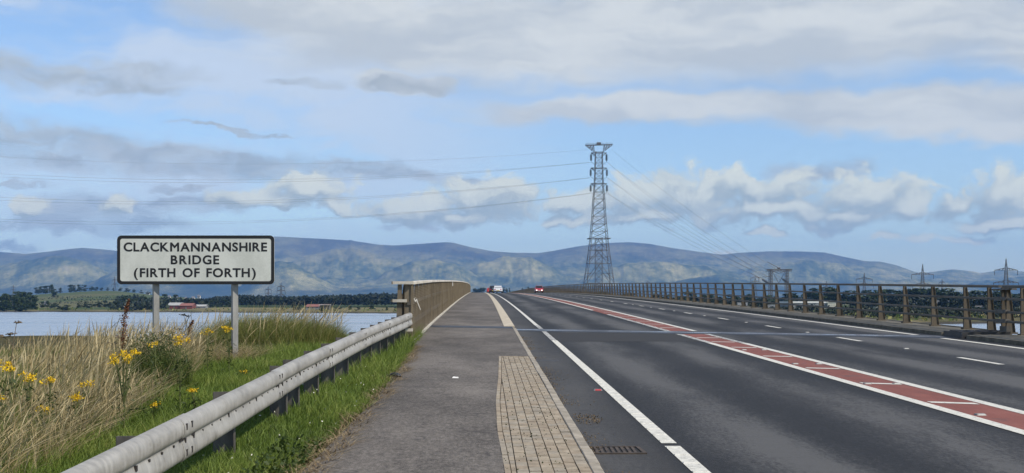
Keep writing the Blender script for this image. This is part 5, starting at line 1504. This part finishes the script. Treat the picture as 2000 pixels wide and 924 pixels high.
# warehouse behind the right parapet
def flat_shed(name, px0, px1, yt, yb, Y, D, mw, trim, label, cols=0, trows=.9):
    s = Y / 2500; x0, x1 = (px0 - 948) * s, (px1 - 948) * s; z1 = EYE + (592 - yt) * s; z0 = EYE + (592 - yb) * s; cx = (x0 + x1) / 2; w = (x1 - x0) / 2; H = z1 - z0
    r = empty(name, (cx, Y, z0), label=label, cat='building')
    MB().box(-w, w, 0, D, -3, H - trows).build('wall', mw, r)
    MB().box(-w - .25, w + .25, -.25, D + .25, H - trows + .002, H).build('roof', trim, r)
    for k in range(cols):
        xx = -w + (k + 1) * 2 * w / (cols + 1); MB().box(xx - .05, xx + .05, -.06, -.001, .1, H - trows - .1).build('cladding_rib', M_greyw, r)
    if cols:
        MB().box(-w + .05, w - .05, -.05, -.0015, H * .45, H * .45 + .1).build('cladding_rail', M_greyw, r)
    return r
flat_shed('warehouse', 1543, 1617, 588.7, 606, 700, 26, M_greyw, M_trimw, 'long grey warehouse with a white roof edge behind the right parapet')
flat_shed('office_block', 1617, 1633, 590.5, 601, 698, 8, M_palew, M_palew, 'pale panelled block at the right end of the warehouse', cols=3, trows=.15)
flat_shed('low_building', 1520, 1600, 601.8, 612, 640, 10, M_greyw, M_trimw, 'low building with a white roof line in front of the warehouse', trows=.55)
flat_shed('kiosk', 1606, 1614, 602, 612, 630, 4, M_palew, M_palew, 'tiny pale kiosk below the warehouse end', cols=1, trows=.15)
flat_shed('cream_cabin', 1642, 1665, 604.5, 616, 600, 6, M_palew, M_palew, 'cream panelled cabin right of the warehouse, seen through the rails', cols=4, trows=.15)

# substation: portal gantries, busbars and insulators
def sub_gantry(px, yt, yb, wpx, Y, label, n=3):
    s = Y / 2500; z1 = EYE + (592 - yt) * s; z0 = far_ground(px, Y); H = z1 - z0; w = wpx * s / 2
    r = empty('substation_gantry', ((px - 948) * s, Y, z0), radians(random.uniform(-8, 8)), label=label, cat='gantry', group='substation gantries')
    b = MB()
    for sx in (-1, 1):
        for c in (-.35, .35): b.bar((sx * w + c, 0, 0), (sx * w, 0, H), .28, n=3)
        for k in range(8): b.bar((sx * w - .35 * (1 - k / 8), 0, H * k / 8), (sx * w + .35 * (1 - (k + 1) / 8), 0, H * (k + 1) / 8), .1, n=3)
    b.build('legs', M_steel2, r)
    t = MB()
    for z in (H, H - .9): t.bar((-w - .6, 0, z), (w + .6, 0, z), .34, n=4)
    m = max(4, int(2 * w / 1.0))
    for k in range(m): t.bar((-w + 2 * w * k / m, 0, H - .9), (-w + 2 * w * (k + 1) / m, 0, H), .12, n=3); t.bar((-w + 2 * w * (k + 1) / m, 0, H - .9), (-w + 2 * w * (k + 1) / m, 0, H), .1, n=3)
    t.build('beam', M_steel2, r)
    for k in range(n):
        xx = -w + 2 * w * (k + .5) / n; i = MB(); i.bar((xx, 0, H - .9), (xx, 0, H - 2.6), .3, n=5); i.bar((xx, -2, H - 2.7), (xx, 2.5, H - 2.7), .12, n=3); i.bar((xx, -.8, 0), (xx, -.8, H * .45), .35, n=5); i.build('insulator', M_steel2, r)
SUBS = [(1690, 590, 20), (1712, 600, 24), (1740, 598, 30), (1772, 603, 26), (1796, 588, 24), (1806, 601, 34), (1838, 588, 30), (1858, 603, 28), (1886, 601, 18), (1920, 598, 26), (1700, 608, 40), (1760, 610, 44), (1820, 611, 46), (1450, 592, 16), (1470, 600, 24), (1508, 596, 22)]
for k, (px, yt, wp) in enumerate(sorted(SUBS)):
    sub_gantry(px, yt, 622, wp, 560 + (k * 37) % 120 if px > 1600 else 620 + (k * 17) % 60, 'pale steel substation gantry seen through the right parapet, %s from left' % ORD[k])
# ------------------------------------------------------------------ grass and flowers on the verge
def blades(name, X, Y, H, W, lean, mat_, tone, label, cat, zoff=0.0, seg=3, head=False, zfun=verge_z, parent=None, wind=(.25, .1), kind='stuff', hw=3.2):
    n = len(X); r = rng
    Z = zfun(X, Y) + zoff
    a = r.uniform(0, 2 * pi, n)                       # facing
    ld = np.stack([np.cos(a) * lean + wind[0] * lean, np.sin(a) * lean + wind[1] * lean], 1)
    f = r.uniform(0, pi, n); wx, wy = np.cos(f), np.sin(f)
    ts = np.linspace(0, 1, seg + 1)
    rows = []
    for k, t in enumerate(ts):
        cx = X + ld[:, 0] * H * t ** 1.8; cy = Y + ld[:, 1] * H * t ** 1.8
        cz = Z + H * t * (1 - .28 * np.clip(lean, 0, 1) * t)
        if head: w = W * (np.interp(t, [0, .55, .72, .86, 1.0], [.7, .5, hw, hw * .8, .1]))
        else: w = W * (1 - t) ** .7 if k < seg else 0 * W
        rows.append((cx, cy, cz, w))
    V = []
    for cx, cy, cz, w in rows:
        V.append(np.stack([cx - wx * w / 2, cy - wy * w / 2, cz], 1)); V.append(np.stack([cx + wx * w / 2, cy + wy * w / 2, cz], 1))
    m = 2 * (seg + 1)
    V = np.stack(V, 1).reshape(-1, 3)
    base = (np.arange(n) * m)[:, None]
    q = np.concatenate([base + np.array([2 * k, 2 * k + 1, 2 * k + 3, 2 * k + 2]) for k in range(seg)], 1).reshape(-1)
    me = npmesh(name, V, q, np.full(n * seg, 4), mat_, {'rnd': np.repeat(np.clip(tone, 0, 1), m)})
    return obj(name, me, parent, label=label, cat=cat, kind=kind)

def scatter(n, x0, x1, y0, y1, keep, ypow=1.0):
    out = []; tot = 0
    while tot < n:
        X = rng.uniform(x0, x1, n * 2); Y = y0 + (y1 - y0) * rng.uniform(0, 1, n * 2) ** ypow
        k = keep(X, Y); X, Y = X[k], Y[k]; out.append(np.stack([X, Y], 1)); tot += len(X)
    A = np.concatenate(out)[:n]
    return A[:, 0], A[:, 1]
def inview(X, Y, m=60): return (948 + 2500 * X / Y > -m)
pln = np.vectorize(pl)
BX = lambda Y: np.interp(Y, [6, 12, 15, 18, 21, 24, 27, 31, 35], [-3.55, -3.95, -4.30, -4.35, -4.75, -5.0, -4.3, -3.9, -3.3])   # edge of the mown strip
def mown(X, Y):
    e = pln(Y) - .02 + .10 * (vnoise(X * 3, Y * 3, 5) - .5)
    return inview(X, Y) & (X < e) & (X > BX(Y) - .5 * vnoise(X * 2, Y * 2, 6)) & (Y < np.interp(X, EDX, EDY) + .8)
X, Y = scatter(150000, -5.6, -1.35, 7.0, 35, mown, 1.25)
patchy = fbm(X * 1.3, Y * 1.3, 3, 12)
H = (rng.uniform(.05, .12, len(X)) + .14 * rng.uniform(0, 1, len(X)) ** 5) * (.6 + 1.1 * patchy) * np.interp(X, [-3, -2.5, -1.9, -1.6], [1.0, .75, .8, .8]) * np.where((X > -2.35), np.interp(Y, [14, 20, 28], [1.0, 1.4, 2.3]), 1.0)
blades('mown_grass', X, Y, H, rng.uniform(.006, .012, len(X)) * np.interp(Y, [8, 30], [.8, 1.5]), rng.uniform(.2, .9, len(X)), M_grass, .02 + .62 * (patchy - .15) * 1.3 * rng.uniform(.2, 1.2, len(X)) + .35 * rng.uniform(0, 1, len(X)) ** 3, 'short bright green grass on both sides of the guardrail', 'grass', seg=2)
# dead thatch and litter creeping over the path edge
X, Y = scatter(5200, -2.0, -1.2, 8.5, 29, lambda X, Y: np.abs(X - pln(Y) - .02) < .16 * vnoise(X * 0 + 1, Y * 1.7, 8) + .015)
blades('path_edge_litter', X, Y, rng.uniform(.05, .16, len(X)), rng.uniform(.006, .014, len(X)), rng.uniform(1.2, 2.2, len(X)), M_litter, rng.uniform(0, 1, len(X)), 'dead grass and leaf litter along the path edge', 'litter', zoff=.035, seg=2)
# clover by the parapet end and by the path
def leaves(name, X, Y, Z, s, mat_, tone, label, cat, parent=None, kind='stuff'):
    c = np.stack([X, Y, Z], 1)
    me = npmesh(name, leafquads(c, rng, s), np.arange(4 * len(c)), np.full(len(c), 4), mat_, {'rnd': np.repeat(np.clip(tone, 0, 1), 4)})
    return obj(name, me, parent, label=label, cat=cat, kind=kind)
X, Y = scatter(2600, -2.3, -1.45, 8, 31.6, lambda X, Y: ((X < pln(Y) + .10) & (Y < 11.6) & (X > -1.85)) | ((Y > 27.0) & (Y < 29.6) & (X < pln(Y) + .02)))
leaves('clover_patch', X, Y, verge_z(X, Y) + rng.uniform(.02, .17, len(X)), rng.uniform(.012, .030, len(X)), M_shrub, rng.uniform(.3, 1, len(X)), 'low dark clover and weeds at the path edge', 'weeds')
X, Y = scatter(160, -3.2, -1.5, 8, 31.6, lambda X, Y: mown(X, Y) & (X > -2.9))
leaves('clover_flowers', X, Y, verge_z(X, Y) + rng.uniform(.08, .14, len(X)), np.full(len(X), .012), M_clover, rng.uniform(0, 1, len(X)), 'tiny white clover flowers dotted in the short grass', 'flowers')

# rough grass, tall and dry, left of the mown strip
def roughzone(X, Y): return inview(X, Y, 90) & (X < BX(Y) + .15 * (vnoise(X * 4, Y * 4, 16) - .5)) & (Y < np.interp(X, EDX, EDY) + .6)
def dens_dry(X, Y):
    k = roughzone(X, Y); g = fbm(X * .7 + 4, Y * .7, 3, 17)
    px = 948 + 2500 * X / Y
    k = k & (rng.uniform(0, 1, len(X)) < np.clip((Y - 10.2) / 4.5, .16, 1))
    k = k & ~((px > 235) & (px < 385) & (Y < 18.6) & (rng.uniform(0, 1, len(X)) < .93))
    return k & ((g > .40) | (rng.uniform(0, 1, len(X)) < .35)) & ((px < 390) | (rng.uniform(0, 1, len(X)) < .16))
X, Y = scatter(30000, -11.5, -3.4, 8.5, 27, dens_dry, 1.1)
edge = np.clip((BX(Y) - X) / 1.2, .15, 1)
H = rng.uniform(.28, .66, len(X)) * (.55 + .6 * edge) * (.75 + .5 * fbm(X * .5, Y * .5, 3, 18)) * np.interp(948 + 2500 * X / Y, [0, 110, 200, 300, 400], [.42, .60, .76, .95, 1])
blades('dry_grass', X, Y, H, rng.uniform(.004, .008, len(X)), rng.uniform(.15, .75, len(X)), M_dry, rng.beta(2, 2, len(X)), 'tall dry straw coloured grass on the verge in front of the sign', 'grass', seg=4, wind=(.6, .1))
X, Y = scatter(3800, -11.5, -3.6, 9.5, 27, dens_dry, 1.0)
edge = np.clip((BX(Y) - X) / 1.0, .2, 1)
blades('seeding_grass', X, Y, rng.uniform(.45, .92, len(X)) * (.5 + .55 * edge) * np.interp(948 + 2500 * X / Y, [0, 100, 200], [.55, .75, 1.0]) + .28 * (rng.uniform(0, 1, len(X)) ** 6), np.full(len(X), .0042), rng.uniform(.1, .55, len(X)), M_dry, rng.beta(3, 2, len(X)), 'dry grass stems with feathery seed heads against the water', 'grass', seg=7, head=True, wind=(.8, .1))
X, Y = scatter(2600, -5.2, -3.3, 9.0, 16, lambda X, Y: inview(X, Y) & (X < BX(Y) + .35))
blades('stray_stems', X, Y, rng.uniform(.25, .62, len(X)), np.full(len(X), .0045), rng.uniform(.2, .9, len(X)), M_dry, rng.beta(2, 2, len(X)), 'scattered straw stems in the green grass at the lower left', 'grass', seg=5, head=True, wind=(.6, .1), hw=2.0)
# green undergrowth through the dry grass
def dens_green(X, Y):
    k = roughzone(X, Y); g = fbm(X * .7 + 4, Y * .7, 3, 17); px = 948 + 2500 * X / Y
    return k & ((g < .50) | (rng.uniform(0, 1, len(X)) < .3))
X, Y = scatter(52000, -11.5, -3.2, 8.5, 33, dens_green, 1.05)
px = 948 + 2500 * X / Y
H = rng.uniform(.16, .52, len(X)) * np.interp(px, [300, 420, 520], [1.0, .55, .5])
blades('rough_grass', X, Y, H, rng.uniform(.005, .010, len(X)), rng.uniform(.2, .8, len(X)), M_rough, rng.beta(2, 3, len(X)), 'green rough grass growing up through the dry stems', 'grass', seg=3)
# tussock bank right of the sign
def tuss(X, Y): return ((X + 5.15) / 1.75) ** 2 + ((Y - 30.2) / 1.5) ** 2 < 1 + .3 * (vnoise(X * 3, Y * 3, 19) - .5)
X, Y = scatter(15000, -7.2, -3.2, 28, 32.2, tuss)
d = np.sqrt(np.clip(1 - ((X + 5.15) / 1.9) ** 2 - ((Y - 30.2) / 1.7) ** 2, 0, 1))
H = (.25 + .62 * d) * rng.uniform(.6, 1.1, len(X)) * (.75 + .5 * fbm(X * 1.6, Y * 1.6, 2, 20))
blades('tussock_grass', X, Y, H, rng.uniform(.007, .013, len(X)), rng.uniform(.15, .8, len(X)), M_rough, rng.beta(2.6, 1.9, len(X)), 'thick green grass tussocks on the bank right of the sign', 'grass', seg=3)
X, Y = scatter(420, -7.2, -3.4, 28, 32.2, tuss)
blades('tussock_seed_heads', X, Y, rng.uniform(.7, 1.15, len(X)), np.full(len(X), .005), rng.uniform(.1, .6, len(X)), M_dry, rng.beta(3, 2, len(X)), 'pale seed heads standing above the green tussocks beside the right sign post', 'grass', seg=6, head=True, wind=(.9, .1))
# flattened straw at the foot of the right sign post
X, Y = scatter(1500, -5.6, -4.3, 22.6, 25.3, lambda X, Y: ((X + 5.0) / .7) ** 2 + ((Y - 24.0) / 1.2) ** 2 < 1)
blades('flattened_straw', X, Y, rng.uniform(.2, .5, len(X)), rng.uniform(.005, .009, len(X)), rng.uniform(1.0, 2.2, len(X)), M_dry, rng.uniform(0, .7, len(X)), 'flattened dead straw around the foot of the right sign post', 'straw', zoff=.02, seg=3)
# the dark broom-like shrub
sx0, sy0 = -4.68, 18.2; g0 = vz(sx0, sy0)
sh = empty('low_shrub', (sx0, sy0, g0), label='dark green bushy shrub in the dry grass before the sign', cat='shrub')
n = 8500; d = rng.normal(size=(n, 3)); d /= np.linalg.norm(d, axis=1)[:, None]; d[:, 2] = np.abs(d[:, 2]); rad = rng.uniform(.45, 1.05, n)
lump = .8 + .4 * vnoise(d[:, 0] * 2.2 + 5, d[:, 2] * 2.2 + d[:, 1], 3)
c = d * rad[:, None] * lump[:, None] * np.array([.55, .55, .84])
V = leafquads(c, rng, rng.uniform(.014, .034, n), .28)
obj('foliage', npmesh('foliage', V, np.arange(4 * n), np.full(n, 4), M_shrub, {'rnd': np.repeat(rng.uniform(0, 1, n), 4)}), sh)
st_ = MB()
for k in range(9):
    a = rng.uniform(0, 6.28); st_.bar((0, 0, 0), (.3 * cos(a), .35 * sin(a), .5), .022, .008, 5)
st_.build('stems', M_stem, sh)
X, Y = scatter(900, sx0 - .55, sx0 + .55, sy0 - .6, sy0 + .6, lambda X, Y: ((X - sx0) / .5) ** 2 + ((Y - sy0) / .55) ** 2 < 1)
blades('shrub_grass', X, Y, rng.uniform(.35, .85, len(X)), rng.uniform(.005, .009, len(X)), rng.uniform(.3, .8, len(X)), M_rough, rng.beta(1.6, 3, len(X)), 'dark grass blades growing through the shrub', 'grass', seg=3)

# ragwort: each plant stem, leaves and a flat yellow head of many florets
def ragwort(px, py, h, heads, spread, label, Y=None):
    if Y is None: Y = 12.0
    lo, hi = 8.0, 34.0
    for _ in range(40):            # stand the plant where its head lines up on this bearing
        Y = (lo + hi) / 2; X = (px - 948) / 2500 * Y
        if 592 + 2500 * (EYE - (vz(X, Y) + h)) / Y > py: lo = Y
        else: hi = Y
    X = (px - 948) / 2500 * Y; g = vz(X, Y)
    r = empty('ragwort', (X, Y, g), random.uniform(0, 6.28), label=label, cat='wildflower', group='ragwort plants')
    s = MB(); tops = []
    for k in range(heads):
        a = random.uniform(0, 6.28); q = spread * sqrt(random.uniform(0, 1)); t = Vector((q * cos(a), q * sin(a), h - random.uniform(0, spread * .8)))
        tops.append(t); s.path([(0, 0, h * .35), (t.x * .5, t.y * .5, h * .7), t], .010, 4, .004)
    s.path([(0, 0, 0), (.01, 0, h * .4)], .014, 5)
    s.build('stem', M_stem, r)
    cs = []
    for t in tops:
        for _ in range(24): cs.append((t.x + random.gauss(0, .020), t.y + random.gauss(0, .020), t.z + random.gauss(0, .012)))
    cs = np.array(cs); obj('flower_head', npmesh('flower_head', leafquads(cs, rng, rng.uniform(.007, .014, len(cs))), np.arange(4 * len(cs)), np.full(len(cs), 4), M_yellow, {'rnd': np.repeat(rng.uniform(0, 1, len(cs)), 4)}), r, kind='stuff')
    n = 60; cs = np.stack([rng.normal(0, .05, n), rng.normal(0, .05, n), rng.uniform(.05, h * .8, n)], 1)
    obj('leaves', npmesh('leaves', leafquads(cs, rng, rng.uniform(.02, .045, n), .4), np.arange(4 * n), np.full(n, 4), M_shrub, {'rnd': np.repeat(rng.uniform(.2, 1, n), 4)}), r)
for px, py, h, hd, sp, lab in (
    (242, 684, .86, 14, .15, 'largest yellow ragwort head, beside the dark shrub below the dock stalk'),
    (352, 656, .92, 9, .11, 'tall yellow ragwort on top of the dark shrub between the sign posts'),
    (226, 706, .60, 3, .04, 'small ragwort just below the largest yellow head'),
    (304, 668, .80, 3, .06, 'ragwort at the foot of the left sign post'),
    (405, 642, .75, 6, .12, 'ragwort with a flat head left of the right sign post'),
    (448, 637, .80, 7, .10, 'ragwort touching the right sign post on its left side'),
    (56, 729, .66, 6, .08, 'ragwort in dry grass at left, between two other flat heads'),
    (95, 740, .62, 5, .06, 'ragwort in dry grass with a flat head, lower right of its neighbour at left'),
    (6, 703, .75, 5, .07, 'ragwort cut by the left picture edge, upper one'),
    (22, 715, .70, 5, .06, 'ragwort right beside the one at the left picture edge'),
    (166, 743, .50, 4, .06, 'ragwort alone in the middle of the dry grass'),
    (150, 772, .46, 5, .05, 'bright ragwort low in the dry grass above the first guardrail post'),
    (80, 793, .40, 5, .06, 'lowest ragwort near the bottom left of the verge'),
    (380, 760, .34, 4, .05, 'small ragwort in short grass right of the dark shrub'),
    (2, 772, .45, 3, .05, 'ragwort cut by the left picture edge, lower one'),
    (300, 785, .22, 2, .04, 'tiny ragwort in short grass below the dark shrub'),
    (475, 722, .16, 3, .06, 'tiny ragwort right of the straw at the right sign post')):
    ragwort(px, py, h, hd, sp, lab)

# dead stalks
def dock(px, py, Y, label, hscale=1.0):
    p = at(px, py, Y); g = vz(p.x, Y); h = p.z - g
    r = empty('dock_stalk', (p.x, Y, g), label=label, cat='plant')
    s = MB(); pts = [(-.06, 0, 0), (-.05, 0, h * .5), (-.02, 0, h * .8), (.05, 0, h)]; s.path(pts, .016, 5, .006); s.build('stem', M_deadstem, r)
    n = 620; t = rng.uniform(.42, 1.0, n); zc = h * t; xc = np.interp(t, [0, .5, .8, 1], [-.06, -.05, -.02, .05])
    w = np.interp(t, [.42, .55, .8, 1], [.02, .045, .035, .008]); cs = np.stack([xc + rng.normal(0, 1, n) * w * .7, rng.normal(0, 1, n) * w * .7, zc], 1)
    obj('seed_head', npmesh('seed_head', leafquads(cs, rng, rng.uniform(.008, .02, n)), np.arange(4 * n), np.full(n, 4), M_dock, {'rnd': np.repeat(rng.uniform(0, 1, n), 4)}), r)
dock(246, 584, 19.6, 'tall rust brown dock seed stalk left of the left sign post')
dock(372, 625, 25.5, 'short brown dock seed stalk between the sign posts')
def umbel(px, py, Y, label, branches, lean=0.0):
    p = at(px, py, Y); g = vz(p.x, Y); h = p.z - g
    r = empty('dead_umbel', (p.x, Y, g), label=label, cat='plant')
    s = MB(); s.path([(-lean, 0, 0), (-lean * .7, 0, h * .55), (0, 0, h)], .016, 5, .008)
    hs = MB(); tips = [(0, 0, h)]
    for f, dx, dz in branches:
        s.path([(-lean * .5, 0, h * f), (dx * .5, .02, h * f + dz * .4), (dx, .04, h * f + dz)], .011, 4, .006); tips.append((dx, .04, h * f + dz))
    for t in tips:
        for k in range(9):
            a = random.uniform(0, 6.28); q = random.uniform(.02, .085); e = (t[0] + q * cos(a), t[1] + q * sin(a), t[2] + .03 + random.uniform(-.02, .01))
            hs.bar(t, e, .004, n=3); hs.disc(e, (0, 0, 1), random.uniform(.008, .02), .012, 6)
    s.build('stem', M_deadstem, r); hs.build('seed_umbels', M_deadstem, r, kind='stuff')
umbel(32, 632, 17.0, 'dead hogweed stalk with dark flat umbels at the left edge', [(.72, -.17, .10), (.8, -.1, .05)], .10)
umbel(368, 619, 24.6, 'dead umbel stalk leaning right between the sign posts', [(.78, -.10, .22), (.6, -.2, .1)], .14)
umbel(232, 660, 18.6, 'small dead umbel left of the largest yellow ragwort', [(.8, -.10, .05)], -.02)
def stalk(px, py, Y, label, br):
    p = at(px, py, Y); g = vz(p.x, Y); h = p.z - g
    r = empty('bare_stalk', (p.x, Y, g), label=label, cat='plant')
    MB().path([(-.06, 0, 0), (-.03, 0, h * .4), (.0, 0, h)], .026, 5, .010).build('stem', M_deadstem, r)
    for f, pts in br: MB().path([(-.02, 0, h * f)] + [(x, 0, h * f + z) for x, z in pts], .018, 4, .006).build('branch', M_deadstem, r)
stalk(619, 606, 30.5, 'tall bare stalk with side branches right of the green tussocks', [(.55, [(.12, .18), (.26, .36)]), (.5, [(.08, -.02), (.11, -.14)])])
stalk(660, 629, 30.0, 'short bare stalk between the tussocks and the rail posts', [(.6, [(-.02, .06), (-.03, .10)])])
stalk(597, 632, 30.4, 'short dark stalk at the right edge of the tussocks', [(.7, [(.05, .03), (.10, -.02)])])

# ------------------------------------------------------------------ litter on the path and grit in the gutter
bx, by = -1.42, 19.9
bt = MB(); vs = []; fs = []
ns, nr = 9, 10
for i in range(ns):
    t = i / (ns - 1); w = .055 * sin(pi * min(1, t * 1.02 + .02)) ** .5 + .004; hh = .055 * sin(pi * t) ** .6 + .005
    for k in range(nr):
        a = 2 * pi * k / nr; vs.append(((t - .5) * .26, w * cos(a) + .01 * sin(5 * t), max(-.002, hh * .5 + hh * .6 * sin(a) + .006 * sin(9 * t + k))))
for i in range(ns - 1):
    for k in range(nr): fs.append((i * nr + k, i * nr + (k + 1) % nr, (i + 1) * nr + (k + 1) % nr, (i + 1) * nr + k))
fs += [tuple(reversed(range(nr))), tuple((ns - 1) * nr + k for k in range(nr))]
bt.add(vs, fs); bt.build('plastic_scrap', mat('black_plastic', color=(.008, .008, .009), rough=.35), smooth=True, label='crumpled black plastic scrap at the grassy edge of the path', cat='litter', loc=(bx, by, zp(by) + PATH_UP + .004))
MB().hexa([(-.05, -.03, 0), (.05, -.035, 0), (.045, .04, 0), (-.04, .03, 0), (-.045, -.02, .014), (.04, -.02, .02), (.035, .03, .012), (-.03, .02, .022)]).build('paper_scrap', M_plate_w, label='small white paper scrap on the middle of the footpath', cat='litter', loc=(-.46, 19.7, zp(19.7) + PATH_UP + .002))
zr = lambda X, Y: .02 * Y - 2.27e-5 * Y * Y
X, Y = scatter(2000, .955, 1.5, 9.5, 36, lambda X, Y: (rng.exponential(.09, len(X)) > (X - .955)) & (vnoise(X * 0 + 2, Y * .9, 22) > .45))
leaves('gutter_grit', X, Y, zr(X, Y) + rng.uniform(.003, .018, len(X)), rng.uniform(.004, .011, len(X)), M_litter, rng.uniform(0, .45, len(X)), 'grit and dead leaves gathered in the gutter along the kerb', 'grit')
X, Y = scatter(260, 1.0, 1.7, 13.6, 15.4, lambda X, Y: ((X - 1.12) / .2) ** 2 + ((Y - 14.4) / .5) ** 2 < 1)
leaves('leaf_pile', X, Y, zr(X, Y) + rng.uniform(.003, .03, len(X)), rng.uniform(.005, .013, len(X)), M_litter, rng.uniform(0, .3, len(X)), 'small drift of dark leaves in the gutter beyond the grate', 'leaves')
X, Y = scatter(500, .14, .85, 9.5, 25, lambda X, Y: X > np.vectorize(pb)(Y))
leaves('paving_moss', X, Y, zr(X, Y) + PATH_UP + .004, rng.uniform(.004, .013, len(X)), M_shrub, rng.uniform(0, .4, len(X)), 'dark moss tufts in the joints of the block paving', 'moss')
